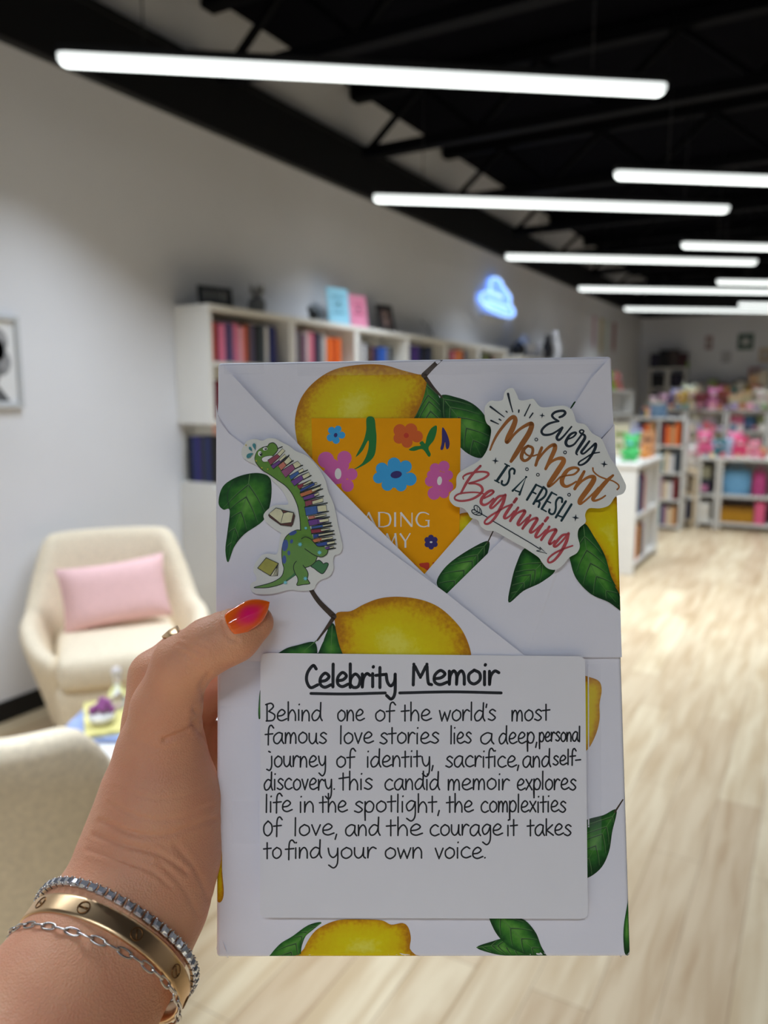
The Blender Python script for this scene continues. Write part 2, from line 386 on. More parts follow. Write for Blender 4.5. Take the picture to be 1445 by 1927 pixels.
# ---- things standing on top of the bookcases (z = 1.95)
ZT = 1.9515
def top_at(px, py, x=0.13):
    p = on(px, py, 0, x); return p.y
def card(name, px, w, h, rgb, label, cat='sign', x=0.13, lines=None, tilt=0.12, marks=None):
    y = top_at(px, 590, x)
    r = empty(name, (x, y, ZT), pi/2-0.25, label, cat)
    M = Matrix.Rotation(-tilt, 4, 'X')
    c = MB(); c.box(-w/2, w/2, 0, 0.008, 0.0, h, mat('card_%s' % label.split()[0]+str(rgb[0]), rgb, 0.5, var=0.05, scale=14), M); c.build('panel', r, bevel=0.002)
    c = MB(); c.bar((0, 0.012, h*0.6), (0, 0.075, 0.002), 0.02, black_trim, 0.006); c.build('stand', r)
    if marks:
        c = MB(); mk = mat('mark_'+label.split()[0]+str(rgb[0]), marks, 0.5)
        for (u, v, ww, hh) in lines: c.box(u*w-ww*w/2, u*w+ww*w/2, -0.002, 0.0005, v*h-hh*h/2, v*h+hh*h/2, mk, M)
        c.build('print', r)
    return r
card('tabletop_sign', 408, 0.22, 0.105, (38, 42, 48), 'low black letter sign standing on top of the nearest bookcase', x=0.2, lines=[(-.3, .5, .1, .5), (-.12, .5, .1, .5), (.06, .5, .1, .5), (.24, .5, .14, .5)], marks=(120, 122, 124))
card('tabletop_sign', 640, 0.2, 0.26, (150, 206, 226), 'light blue card standing upright on top of the second bookcase', x=0.16, lines=[(0, .75, .6, .08), (0, .55, .5, .08), (0, .35, .56, .08)], marks=(112, 168, 190))
card('tabletop_sign', 677, 0.17, 0.24, (238, 150, 180), 'pink card standing upright beside the light blue card', x=0.16, lines=[(0, .7, .5, .08), (0, .45, .56, .1)], marks=(206, 108, 140))
card('picture_frame', 731, 0.18, 0.22, (46, 44, 46), 'dark framed picture leaning back on top of the third bookcase', cat='picture', x=0.17, lines=[(0, .5, .5, .55), (.1, .3, .3, .2)], marks=(150, 126, 118), tilt=0.25)
# grey flower arrangement
y = top_at(483, 570, 0.14); r = empty('vase', (0.14, y, ZT), label='grey pot of silver leaves on top of the nearest bookcase', cat='plant')
grey_leaf = mat('grey_leaf', (128, 130, 132), 0.6, var=0.3, scale=30)
c = MB(); c.lathe([(.035, 0), (.05, .02), (.055, .06), (.04, .09)], mat('grey_pot', (120, 122, 124), 0.4)); c.build('pot', r)
c = MB()
for i in range(26):
    a = random.uniform(0, 2*pi); e = random.uniform(0.2, 1.3); L = random.uniform(.07, .13)
    p = Vector((cos(a)*cos(e), sin(a)*cos(e), sin(e))); q = Vector((0, 0, .085))
    s = p.cross(Vector((0, 0, 1))).normalized()*0.014
    m_ = q+p*L*0.6; t_ = q+p*L
    c.add([q, m_+s, t_, m_-s], [(0, 1, 2, 3)], grey_leaf)
c.build('foliage', r)
y = top_at(590, 582, 0.13); r = empty('figurine', (0.13, y, ZT), label='small dark bird figurine on top of the second bookcase', cat='figurine')
c = MB(); c.ball((0, 0, .05), (.03, .045, .035), black_trim); c.ball((0, -.04, .085), .02, black_trim); c.tube([(0, 0, 0), (0, 0, .03)], [.02, .006], black_trim); c.build('body', r)
y = top_at(812, 615, 0.13); r = empty('plate_stand', (0.13, y, ZT), label='empty dark wire stand on top of the fourth bookcase', cat='stand')
c = MB()
for s in (-.05, .05): c.tube([(0, s, 0.0), (-.03, s*0.3, .1), (-.06, s*1.6, .16)], .004, black_trim, 6); c.tube([(0, s, .004), (.06, s, .004), (.06, s, .03)], .004, black_trim, 6)
c.build('wire', r)
# glossy white and dark vases past the last bookcase, on a side cabinet
r = empty('side_cabinet', (0.02, 7.64, 0), label='tall pale side cabinet at the far end of the bookcases', cat='cabinet')
c = MB(); c.box(0, .34, 0, 2.7, .05, 1.86, shelf_white); c.build('body', r, bevel=0.004)
c = MB(); c.box(0, .36, -.01, 2.71, 1.86, 1.89, shelf_white); c.build('top_panel', r, bevel=0.003)
for s in range(4):
    c = MB(); c.box(.34, .355, .02+s*.67, .66+s*.67, .1, 1.82, shelf_white); dd = c.build('door', r, bevel=0.003)
    c = MB(); c.tube([(.365, .08+s*.67, .9), (.365, .08+s*.67, 1.05)], .006, black_trim, 8); c.build('handle', dd)
vw = mat('vase_white', (236, 236, 240), 0.08, coat=1.0); vd = mat('vase_dark', (40, 40, 44), 0.2, coat=0.5)
for px, py, sc_, m_, nm in [(988, 640, 1.0, vw, 'glossy white round vase on the far side cabinet'), (1042, 650, 1.15, vw, 'glossy white tall vase on the far side cabinet'), (975, 655, 0.7, vd, 'dark slim vase beside the glossy white round vase'), (1030, 640, 0.95, vd, 'dark tall vase just behind the glossy white tall vase'), (1010, 660, .7, vw, 'low white bowl on the far side cabinet')]:
    p = on(px, 660, 0, 0.2); yy = min(p.y, 10.1)
    c = MB()
    if 'round' in nm or 'bowl' in nm: c.lathe([(.03, 0), (.1, .05), (.12, .12), (.09, .19), (.04, .22), (.045, .25)], m_, n=24)
    else: c.lathe([(.04, 0), (.07, .05), (.075, .16), (.035, .27), (.04, .32)], m_, n=24)
    o = c.build('vase'); o.location = (0.2, yy, 1.8905); o.scale = (sc_,)*3; tag(o, nm, 'vase', 'vases on the far side cabinet')

# ---- blue neon cloud sign on the wall
p = on(933, 567, 0, 0.03)
r = empty('neon_sign', (0.0, p.y, p.z), label='glowing light blue neon sign shaped like a stacked cloud on the left wall', cat='neon sign')
SU, SV = .86/60, .86/161
lobes = [(-3, 33, 12), (-3, 22, 13), (8, 22, 10), (14, 12, 13), (4, 8, 18), (-19, -2, 14), (-12, -6, 15), (24, -14, 12), (12, -8, 18), (0, -6, 18)]
acr = mat('neon_backing', (128, 174, 250), 0.3, emit=1.0)
neon = mat('neon_tube', (176, 214, 255), 0.3, emit=1.5)
# union outline of the lobes by marching rays
out = []
for k in range(120):
    a = 2*pi*k/120; d = Vector((cos(a), sin(a))); best = 0
    for (u, v, q) in lobes:
        cdot = d.x*u+d.y*v; disc = q*q-(u*u+v*v-cdot*cdot)
        if disc > 0: best = max(best, cdot+sqrt(disc))
    out.append((d.x*best*SU, d.y*best*SV))
c = MB(); n = len(out)
c.add([(0.02, u, v) for u, v in out]+[(0.045, u, v) for u, v in out], [tuple(range(n)), tuple(range(n, 2*n))[::-1]]+[(i, (i+1) % n, n+(i+1) % n, n+i) for i in range(n)], acr)
c.build('backing', r)
c = MB(); c.tube([(0.055, u*.96, v*.96) for u, v in out], .009, neon, 8, closed=True); c.build('outline_tube', r)
c = MB()
for w0, v0 in ((.14, .06), (.3, -.02), (.36, -.07)):
    c.tube([(0.053, w0*(-1+2*t/24), v0-.03*w0*(t/12-1)+.016*sin(t*1.9)) for t in range(25)], .006, neon, 6)
c.build('lettering', r)
c = MB(); c.box(0.0, 0.05, -.35, .3, -.2, -.15, shelf_white); c.build('power_box', r, bevel=0.004)

# ---- framed print at the left edge of the photo
r = empty('picture_frame', (0, 2.06, 1.408), label='pale framed black and grey abstract print hung on the left wall', cat='picture')
frm = mat('pale_frame', (196, 198, 200), 0.35); 
c = MB()
for a in ((-.16, .16, 0, .022), (-.16, .16, .378, .4)): c.box(.001, .022, *a, frm)
for a in ((-.16, -.138, .022, .378), (.138, .16, .022, .378)): c.box(.001, .022, *a, frm)
c.build('frame', r, bevel=0.002)
c = MB(); c.box(.001, .008, -.138, .138, .022, .378, mat('print_paper', (228, 228, 228), 0.7)); pr = c.build('print', r)
c = MB(); ink = mat('print_ink', (150, 150, 152), 0.8, var=0.3, scale=30); ink2 = mat('print_ink_dark', (96, 96, 98), 0.8)
for (u, v, q) in ((.055, .29, .05), (.06, .2, .055), (.04, .25, .05), (.0, .15, .06)):
    c.add([(.0085, u+q*cos(a*pi/10), v+q*1.1*sin(a*pi/10)) for a in range(20)], [tuple(range(20))], ink)
c.add([(.0088, .1, .03), (.0088, .045, .1), (.0088, .0, .03)], [(0, 1, 2)], ink2)
c.build('motif', pr)

# ================================================================ ARMCHAIRS, TABLE
boucle = mat('boucle', (238, 223, 197), 0.95, var=0.10, scale=90, bump=0.5, bscale=320, spec=0.1)
pink_cloth = mat('pink_cloth', (234, 192, 191), 0.9, var=0.05, scale=60, bump=0.15, bscale=300, spec=0.1)
def rbox(m, lo, hi, name, parent, taper=1.0, lean=0.0, bev=0.06, sub=2, narrow=1.0):
    """soft block: bottom lo..hi; taper scales the bottom, lean shifts the top in y"""
    c = MB(); x0, y0, z0 = lo; x1, y1, z1 = hi; cx = (x0+x1)/2; cy = (y0+y1)/2
    vs = []
    for z, s, dy, nn in ((z0, taper, 0, 1), (z1, 1, lean, narrow)):
        for (x, y) in ((x0, y0), (x1, y0), (x1, y1), (x0, y1)): vs.append((cx+(x-cx)*s*nn, cy+(y-cy)*s+dy, z))
    c.add(vs, [(3, 2, 1, 0), (4, 5, 6, 7), (0, 1, 5, 4), (1, 2, 6, 5), (2, 3, 7, 6), (3, 0, 4, 7)], m, True)
    return c.build(name, parent, bevel=bev, seg=3, sub=1)
def make_chair(name, label):
    r = empty(name, label=label, cat='armchair')
    # tub: plan is a U open to -Y; lofted wall with sloping top edge, high at the back, low at the arms
    def wall(rin, rout):
        n = 36; vs = []; fs = []
        for i in range(n+1):
            a = -0.28*pi+1.56*pi*i/n                      # from right arm tip round the back to the left arm tip
            ca, sa = cos(a), sin(a)
            e = 2.6
            k = (abs(ca)**e+abs(sa)**e)**(-1/e)
            f = max(0.0, min(1.0, (sa-0.35)/0.35)); f = f*f*(3-2*f)
            top = 0.53+0.31*f
            if sa < -0.3: top -= 0.10*min(1, (-0.3-sa)/0.5)
            bx, by = 0.36*k*ca, 0.36*k*sa
            flare = 1.10 if f < 0.5 else 1.04
            ring = [(0.80, .10), (0.95, .30), (flare, top-.05), (flare-.03, top-.012), (flare-.10, top), (flare-.2, top-.012), (flare-.25, top-.06), (0.72, .34)]
            vs += [(bx*s, by*s+(0.06*f if z > .4 else 0), z) for s, z in ring]
        K = 8
        for i in range(n): fs += [(i*K+j, (i+1)*K+j, (i+1)*K+j+1, i*K+j+1) for j in range(K-1)]
        fs += [tuple(range(K)), tuple(n*K+j for j in range(K))[::-1]]
        return vs, fs
    c = MB(); vs, fs = wall(.27, .37); c.add(vs, fs, boucle, True); c.build('shell', r, sub=1)
    rbox(boucle, (-.27, -.36, .06), (.27, .27, .33), 'base', r, taper=0.9, bev=0.06)
    rbox(boucle, (-.255, -.385, .30), (.255, .22, .455), 'seat_cushion', r, taper=1.0, bev=0.06)
    for sx in (-1, 1):
        for sy in (-1, 1):
            c = MB(); c.lathe([(.014, 0), (.02, .11)], black_trim, (sx*.2, sy*.2-.03, 0), 10); c.build('foot', r)
    return r
ch = make_chair('armchair', 'cream tub armchair against the left wall holding the pink cushion')
ch.location = (0.50, 2.26, 0); ch.rotation_euler = (0, 0, radians(52))
ch2 = copy_tree(ch); ch2['label'] = 'cream tub armchair in the foreground seen from behind its back'
ch2.location = (1.55, 1.03, 0); ch2.rotation_euler = (0, 0, radians(-146))
ch['group'] = ch2['group'] = 'cream tub armchairs'

def cushion(w, h, t, m, name, parent=None):
    n = 16; vs = []; fs = []
    for s in (1, -1):
        for i in range(n+1):
            for j in range(n+1):
                u = -1+2*i/n; v = -1+2*j/n
                pin = 1-0.07*(u*u*(1-v*v))-0.0*u
                x = u*w/2*(1-0.06*(1-abs(v)**2)*abs(u)**3); z = v*h/2*(1-0.10*(1-abs(u)**2)*abs(v)**3)
                y = s*t/2*((1-u**4)*(1-v**4))**0.6
                vs.append((x, y, z))
    K = (n+1)*(n+1)
    for b, fl in ((0, 0), (K, 1)):
        for i in range(n):
            for j in range(n):
                q = [b+i*(n+1)+j, b+(i+1)*(n+1)+j, b+(i+1)*(n+1)+j+1, b+i*(n+1)+j+1]
                fs.append(tuple(q if fl else q[::-1]))
    c = MB(); c.add(vs, fs, m, True); return c.build(name, parent)
cu = cushion(.46, .29, .13, pink_cloth, 'cushion'); tag(cu, 'pale pink lumbar cushion leaning on the armchair back', 'cushion')
ca = radians(52)
cu.matrix_world = Matrix.Translation((0.50, 2.26, 0)) @ Matrix.Rotation(ca, 4, 'Z') @ Matrix.Translation((0.0, .06, .595)) @ Matrix.Rotation(radians(-16), 4, 'X') @ Matrix.Rotation(radians(-5), 4, 'Y')

TX, TY = 1.36, 1.61
r = empty('side_table', (TX, TY, 0), label='low white round table between the two cream armchairs', cat='table')
tw = mat('table_white', (232, 230, 226), 0.25)
c = MB(); c.lathe([(.225, 0), (.24, .006), (.24, .02), (.225, .026)], tw, (0, 0, .424), 40); c.build('tabletop', r)
c = MB(); c.lathe([(.15, 0), (.15, .015), (.03, .03), (.025, .42)], tw, n=24); c.build('pedestal', r)
def flat_book(nm, cname, rgb, loc, w, d, h, rz, label, cat):
    cm = mat('flat_'+cname, rgb, 0.4, var=0.25, scale=25)
    c = MB(); c.box(-w/2, w/2, -d/2, d/2, 0, .002, cm); c.box(-w/2, w/2, -d/2, d/2, h-.002, h, cm); c.box(-w/2+.003, w/2-.003, -d/2+.003, d/2, .002, h-.002, paper_white); c.box(-w/2, w/2, -d/2, -d/2+.003, 0, h, cm)
    o = c.build(nm); o.location = loc; o.rotation_euler = (0, 0, rz); tag(o, label, cat); return o
flat_book('magazine', 'blue', (150, 168, 214), (TX-.09, TY-.07, .4505), .21, .28, .012, .5, 'pale blue magazine lying on the low white table', 'magazine')
flat_book('magazine', 'yellow', (226, 216, 140), (TX-.075, TY-.035, .463), .2, .27, .010, .9, 'pale yellow magazine on top of the blue magazine', 'magazine')
glass = mat('clear_glass', (240, 244, 246), 0.03, trans=1.0)
r = empty('bud_vase', (TX-.115, TY-.0, .4745), label='small clear glass bottle with purple flowers on the magazines', cat='vase')
c = MB(); c.lathe([(.02, 0), (.028, .006), (.028, .05), (.012, .075), (.012, .1), (.016, .104)], glass, n=20); c.build('bottle', r)
c = MB(); c.ball((0, 0, .118), .017, mat('stopper', (214, 206, 204), 0.15, coat=.6)); c.build('stopper', r)
r2 = empty('flower_bowl', (TX-.06, TY-.11, .4745), label='little bowl of purple dried flowers beside the glass bottle', cat='bowl')
c = MB(); c.lathe([(.02, 0), (.035, .012), (.04, .03)], tw, n=20); c.build('bowl', r2)
c = MB(); pf = mat('purple_flower', (150, 84, 140), 0.8, var=0.3, scale=80)
for i in range(14): c.ball((random.uniform(-.025, .025), random.uniform(-.025, .025), .032+random.uniform(0, .03)), .012, pf, 8)
c.build('flowers', r2)
# ================================================================ THE SHOP FLOOR ON THE RIGHT
def xat(px, Y): return on(px, 800, 1, Y).x
def mpp(Y, px=1300):
    p = on(px, 800, 1, Y); return (p-CAM).dot(FW)/F
_mc = {}
def cm_(rgb, rough=0.55, var=0.12):
    return mat('goods_%d_%d_%d' % rgb, rgb, rough, var=var, scale=30)

# ---- white island bookcase whose end panel faces the camera, open along its right side
IX0, IX1, IY0, IY1 = 1.28, 1.84, 6.42, 7.46
r = empty('island_shelf', (IX0, IY0, 0), label='low white island shelf seen end on beside the wrapped parcel, books in its open side', cat='shelf unit')
Wd, Ln = IX1-IX0, IY1-IY0
c = MB(); c.box(0, Wd, 0, .04, 0, .89, shelf_white); c.build('end_panel', r, bevel=.003)
c = MB(); c.box(0, Wd, Ln-.04, Ln, 0, .89, shelf_white); c.build('end_panel', r, bevel=.003)
c = MB(); c.box(-.015, Wd+.015, -.015, Ln+.015, .89, .925, shelf_white); c.build('top_panel', r, bevel=.004)
c = MB(); c.box(Wd*.5-.01, Wd*.5+.01, .04, Ln-.04, .08, .89, shelf_white); c.build('back_panel', r)
for z in (.06, .46):
    c = MB(); c.box(.01, Wd-.005, .04, Ln-.04, z, z+.025, shelf_white); c.build('shelf', r, bevel=.002)
for yy in (.52,):
    c = MB(); c.box(Wd*.5+.01, Wd-.005, yy, yy+.03, .085, .89, shelf_white); c.build('divider', r)
def row(spec, x, y0, z, where, group, rz=pi/2, dirv=(0, 1), hs=(.24, .3)):
    a = 0; k = 0
    for cname, t in spec:
        o = make_book(t, random.uniform(*hs), .16, book_mat(cname, BOOKC[cname])); k += 1
        o.location = (x+dirv[0]*(a+t/2), y0+dirv[1]*(a+t/2), z); o.rotation_euler = (0, 0, rz)
        tag(o, '%s book, %s from the left on %s' % (cname, ORD[k-1], where), 'book', group); a += t+.002
row([('navy', .06), ('blue', .06), ('navy', .06), ('indigo', .06), ('teal', .05), ('navy', .06), ('burnt orange', .05), ('brown', .05), ('pink', .05), ('white', .05)], IX1-.03, IY0+.06, .4855, 'the upper shelf of the white island', 'books on the upper island shelf', hs=(.28, .36))
row([('charcoal', .06), ('brown', .06), ('maroon', .05), ('orange', .05), ('yellow', .05), ('navy', .05), ('black', .06), ('brown', .06), ('mauve', .05)], IX1-.03, IY0+.06, .0855, 'the lower shelf of the white island', 'books on the lower island shelf')

# ---- white cube shelf behind the island, open towards the camera
CX0, CY = 1.26, 8.90
r = empty('cube_shelf', (CX0, CY, 0), label='white grid shelf with open cubes standing just behind the white island', cat='shelf unit')
for x in (0, .27, .54):
    c = MB(); c.box(x, x+.022, 0, .3, 0, 1.24, shelf_white); c.build('upright', r)
for z in (0.03, .32, .62, .92, 1.22):
    c = MB(); c.box(.0, .562, 0.002, .298, z, z+.022, shelf_white); c.build('shelf', r)
c = MB(); c.box(.02, .54, .285, .297, .05, 1.22, shelf_white); c.build('back_panel', r)
row([('purple', .04), ('maroon', .04), ('orange', .05), ('tan', .05)], CX0+.04, CY+.02, .942, 'the top right of the white grid shelf', 'books in the white grid shelf', rz=0, dirv=(1, 0), hs=(.2, .25))
row([('maroon', .04), ('orange', .05), ('tan', .05), ('orange', .04)], CX0+.31, CY+.02, .942, 'the topmost right cube of the white grid shelf', 'books in the white grid shelf', rz=0, dirv=(1, 0), hs=(.2, .25))

for xo in (.03, .3):
    for zz, wh in ((.342, 'second level'), (.642, 'third level'), (.052, 'bottom level')):
        sp = random.sample(['mauve', 'grey', 'slate', 'white', 'teal', 'brown', 'navy', 'tan', 'cream', 'dark red'], 4)
        row([(q, .05) for q in sp], CX0+xo, CY+.02, zz, 'the grid shelf %s, %s cube' % (wh, 'left' if xo < .1 else 'right'), 'books in the white grid shelf', rz=0, dirv=(1, 0), hs=(.18, .24))

# ---- row of low white display tables, front along y = 9.25
TYF = 9.25; tb = []
for i, (x0, x1) in enumerate(((1.93, 2.14), (2.15, 2.76), (2.77, 3.38))):
    r = empty('display_table', (x0, TYF, 0), label='low white display table with two shelves, %s from the white island' % ORD[i], cat='display table', group='low white display tables')
    w = x1-x0
    for xx in (0, w-.03):
        c = MB(); c.box(xx, xx+.03, 0, .55, 0, .77, shelf_white); c.build('side_panel', r, bevel=.002)
    c = MB(); c.box(-.005, w+.005, -.01, .56, .77, .80, shelf_white); c.build('top_panel', r, bevel=.003)
    for z in (.05, .36):
        c = MB(); c.box(.03, w-.03, 0, .55, z, z+.03, shelf_white); c.build('shelf', r, bevel=.002)
    c = MB(); c.box(.03, w-.03, .535, .55, .08, .77, shelf_white); c.build('back_panel', r)
r = empty('display_bench', (1.58, TYF-.02, 0), label='short cream display bench between the white island and the display tables', cat='display table')
cream = mat('cream_board', (226, 206, 172), .6, var=.05)
c = MB(); c.box(0, .34, 0, .5, .62, .66, cream); c.build('top_panel', r, bevel=.004)
c = MB(); c.box(.01, .33, .01, .49, .36, .385, cream); c.build('shelf', r, bevel=.003)
c = MB(); c.box(.01, .33, .01, .49, .05, .075, cream); c.build('shelf', r, bevel=.003)
for xx in (0, .31):
    for yy in (0, .47):
        c = MB(); c.box(xx, xx+.03, yy, yy+.03, 0, .62, cream); c.build('leg', r)

def boxgood(nm, label, cat, px, Y, z, w, d, h, rgb, lid=None, rz=0.0, group=None, label_rgb=None):
    """Gift box or storage box: open body with a separate overhanging lid, or a taped carton."""
    r = empty(nm, (xat(px, Y), Y+d/2, z), rz, label, cat, group)
    c = MB(); c.box(-w/2, w/2, -d/2, d/2, 0, h*(.78 if lid else 1), cm_(rgb)); c.build('body', r, bevel=.004)
    if lid:
        c = MB(); c.box(-w/2-.004, w/2+.004, -d/2-.004, d/2+.004, h*.74, h, cm_(lid)); c.build('lid', r, bevel=.004)
    if label_rgb:
        c = MB(); c.box(-w*.3, w*.3, -d/2-.003, -d/2, h*.18, h*.6, cm_(label_rgb)); c.build('front_panel', r)
    return r
def bag(nm, label, px, Y, z, w, h, rgb, cat='tote bag', d=.12):
    r = empty(nm, (xat(px, Y), Y+.1, z), 0, label, cat)
    c = MB(); n = 8; vs = []; fs = []
    prof = [(.92, 1.0, 0), (1.0, 1.0, .06*h), (1, .9, .5*h), (.96, .4, .9*h), (.95, .12, h)]
    for s, t, zz in prof: vs += [(-w/2*s, -d/2*t, zz), (0, -d/2*t*1.1, zz), (w/2*s, -d/2*t, zz), (w/2*s, d/2*t, zz), (0, d/2*t*1.1, zz), (-w/2*s, d/2*t, zz)]
    for i in range(len(prof)-1): fs += [(i*6+j, i*6+(j+1) % 6, (i+1)*6+(j+1) % 6, (i+1)*6+j) for j in range(6)]
    fs += [tuple(range(6))[::-1], tuple(range(24, 30))]
    c.add(vs, fs, cm_(rgb), True); c.build('body', r)
    for s in (-.03, .03):
        c = MB(); c.tube([(-w*.22, s*.3, h*.97), (-w*.2, s, h*1.15), (0, s*1.2, h*1.24), (w*.2, s, h*1.15), (w*.22, s*.3, h*.97)], .006, cm_(rgb), 6); c.build('handle', r)
    return r
def vesselgood(nm, label, cat, px, Y, z, rr, h, rgb, rough=.3):
    r = empty(nm, (xat(px, Y), Y+rr+.02, z), 0, label, cat)
    c = MB(); c.lathe([(rr*.7, 0), (rr, h*.15), (rr, h*.6), (rr*.55, h*.82), (rr*.6, h*.86)], cm_(rgb, rough), n=20); c.build('body', r)
    c = MB(); c.lathe([(rr*.62, h*.86), (rr*.66, h*.88), (rr*.66, h*.97), (rr*.2, h)], cm_((228, 226, 220), .3), n=20); c.build('lid', r)
    return r
def frontbook(label, px, Y, z, w, h, rgb, mark=(240, 236, 230)):
    r = empty('display_book', (xat(px, Y), Y+.05, z), 0, label, 'book')
    M = Matrix.Rotation(-.16, 4, 'X')
    c = MB(); c.box(-w/2, w/2, 0, .025, 0.004, h, cm_(rgb), M); c.build('cover', r, bevel=.002)
    c = MB(); c.box(-w/2+.004, w/2-.001, .003, .022, .006, h-.004, paper_white, M); c.box(-w*.3, w*.3, -.001, .001, h*.6, h*.75, cm_(mark), M); c.box(-w*.22, w*.22, -.001, .001, h*.25, h*.4, cm_(mark), M); c.build('print', r)
    c = MB(); c.bar((-w*.3, .06, 0), (w*.3, .06, 0), .008, black_trim); c.bar((0, .045, h*.6), (0, .11, 0.004), .008, black_trim); c.build('easel', r)
    return r
# on the floor shelves (z .08) and middle shelves (z .39)
boxgood('storage_box', 'maroon box on the lowest level of the cream bench', 'box', 1269, TYF, .0755, .13, .3, .16, (150, 60, 74))
boxgood('storage_box', 'dark blue box on the lowest level of the cream bench', 'box', 1294, TYF+.03, .0755, .13, .3, .20, (52, 60, 96))
boxgood('storage_tray', 'white lidded box on the bottom shelf of the first display table', 'box', 1331, TYF+.03, .0805, .14, .35, .20, (228, 224, 214), (236, 234, 228))
boxgood('storage_box', 'mustard yellow box on the bottom shelf of the second display table', 'box', 1397, TYF+.03, .0805, .34, .35, .17, (182, 130, 22), (150, 104, 20))
boxgood('storage_box', 'bright pink box on the bottom shelf at the right edge of the photo', 'box', 1441, TYF+.03, .0805, .1, .35, .24, (232, 100, 140))
boxgood('gift_box', 'tall beige box on the middle shelf of the cream bench', 'box', 1278, TYF, .3855, .24, .3, .2, (224, 198, 150))
boxgood('gift_box', 'black box with a pink flower panel on the middle shelf of the first display table', 'box', 1331, TYF+.02, .3905, .14, .3, .16, (36, 42, 56), label_rgb=(196, 120, 160))
boxgood('gift_box', 'olive grey box resting on the black box with the pink panel', 'box', 1331, TYF+.05, .551, .13, .22, .14, (150, 146, 120))
bag('tote_bag', 'light blue bag on the middle shelf of the second display table', 1390, TYF+.04, .3905, .30, .28, (112, 168, 206))
bag('tote_bag', 'magenta bag on the middle shelf at the right edge of the photo', 1436, TYF+.04, .3905, .13, .27, (190, 70, 128))
# on top (z .80)
plush('plush_toy', (xat(1322, TYF), TYF+.26, .8005), .25, (244, 118, 160), 'large bright pink plush toy on the front of the first display table')
plush('plush_toy', (xat(1392, TYF), TYF+.25, .8005), .2, (240, 90, 130), 'bright pink plush toy in front of the tallest pink one')
plush('plush_toy', (xat(1420, TYF), TYF+.25, .8005), .17, (246, 150, 168), 'pale pink plush toy nearest the right edge on the second display table')
plush('plush_toy', (xat(1300, TYF), TYF+.22, .6605), .24, (226, 222, 214), 'cream white plush toy on the right half of the cream bench')
plush('plush_toy', (xat(1352, TYF), TYF+.26, .8005), .17, (70, 140, 150), 'teal plush toy between the two pink ones on the display tables')
plush('plush_toy', (xat(1376, TYF), TYF+.45, .8005), .24, (240, 130, 168), 'tallest pink plush toy at the back of the second display table')
bag('gift_bag', 'light grey blue gift bag between the teal and bright pink plush toys', 1371, TYF+.2, .8005, .1, .2, (176, 196, 214), 'gift bag')
plush('plush_toy', (xat(1258, TYF), TYF+.2, .6605), .26, (222, 110, 130), 'rose red plush toy on the cream bench')
vesselgood('jar', 'pale blue jar at the back of the first display table', 'jar', 1340, TYF+.38, .8005, .05, .2, (190, 210, 220))
boxgood('gift_box', 'white box standing at the back of the first display table', 'box', 1318, TYF+.40, .8005, .07, .1, .26, (232, 228, 222), label_rgb=(190, 186, 190))
# on the white island (z .925)
plush('plush_toy', (1.72, 6.72, .9255), .2, (96, 206, 122), 'bright green plush toy on the near end of the white island', inner=(120, 214, 210))
plush('plush_toy', (1.77, 7.05, .9255), .085, (240, 160, 70), 'small orange plush toy on the near end of the white island')
frontbook('cream and olive card book behind the green plush toy', 1163, 7.1, .9255, .16, .3, (232, 222, 190), (150, 160, 90))
frontbook('purple book standing up towards the far end of the white island', 1204, 7.2, .9255, .1, .22, (110, 76, 120))
frontbook('orange picture book standing at the far end of the white island', 1217, 7.1, .9255, .12, .24, (222, 160, 112), (120, 70, 50))
bag('gift_bag', 'lilac gift bag at the far end of the white island', 1190, 7.25, .9255, .14, .24, (170, 176, 204), 'gift bag')

# ---- second row: taller white display shelving further back (front at y = 11.4)
BY = 11.4
for i, (px0, px1) in enumerate(((1205, 1288), (1289, 1366), (1367, 1445), (1446, 1530))):
    x0, x1 = xat(px0, BY), xat(px1, BY)-.01
    r = empty('display_shelf', (x0, BY, 0), label='white open display shelf in the back row, %s from the left' % ORD[i], cat='shelf unit', group='white display shelves in the back row')
    w = x1-x0
    for xx in (0, w-.025):
        c = MB(); c.box(xx, xx+.025, 0, .4, 0, 1.3, shelf_white); c.build('side_panel', r)
    for z in (.05, .4, .72, 1.0, 1.28):
        c = MB(); c.box(.0 if z > 1.2 else .025, w if z > 1.2 else w-.025, 0, .4, z, z+.022, shelf_white); c.build('shelf', r)
ZB = 1.3025
goods = [
 ('plush', 1275, 0, .30, (226, 184, 56), 'yellow plush toy on the back row shelf, left part'),
 ('plush', 1255, 0, .2, (72, 62, 110), 'dark purple plush toy left of the yellow one'),
 ('plush', 1240, .16, .26, (214, 170, 190), 'dusty pink plush toy at the left end of the back row'),
 ('plush', 1262, .22, .34, (176, 176, 214), 'lilac plush toy behind the yellow one'),
 ('plush', 1294, .06, .34, (228, 210, 170), 'tan plush toy right of the yellow one'),
 ('plush', 1338, .02, .36, (236, 150, 196), 'tall orchid pink plush rabbit in the middle of the back row'),
 ('plush', 1285, .24, .42, (210, 214, 190), 'pale sage plush toy at the rear of the back row'),
 ('box', 1316, .1, .22, (120, 60, 66), 'dark red box left of the orchid pink rabbit'),
 ('box', 1358, .1, .26, (126, 70, 60), 'brick brown box right of the orchid pink rabbit'),
 ('box', 1380, .03, .2, (190, 178, 140), 'khaki storage box at the right of the back row'),
 ('box', 1398, .05, .24, (176, 168, 128), 'second khaki storage box right of the first one'),
 ('plush', 1425, .05, .34, (232, 222, 206), 'cream plush toy at the right end of the back row'),
 ('plush', 1440, .12, .3, (206, 190, 168), 'beige plush toy at the far right of the back row'),
 ('plush', 1221, .1, .22, (226, 196, 200), 'blush plush toy at the far left of the back row')]
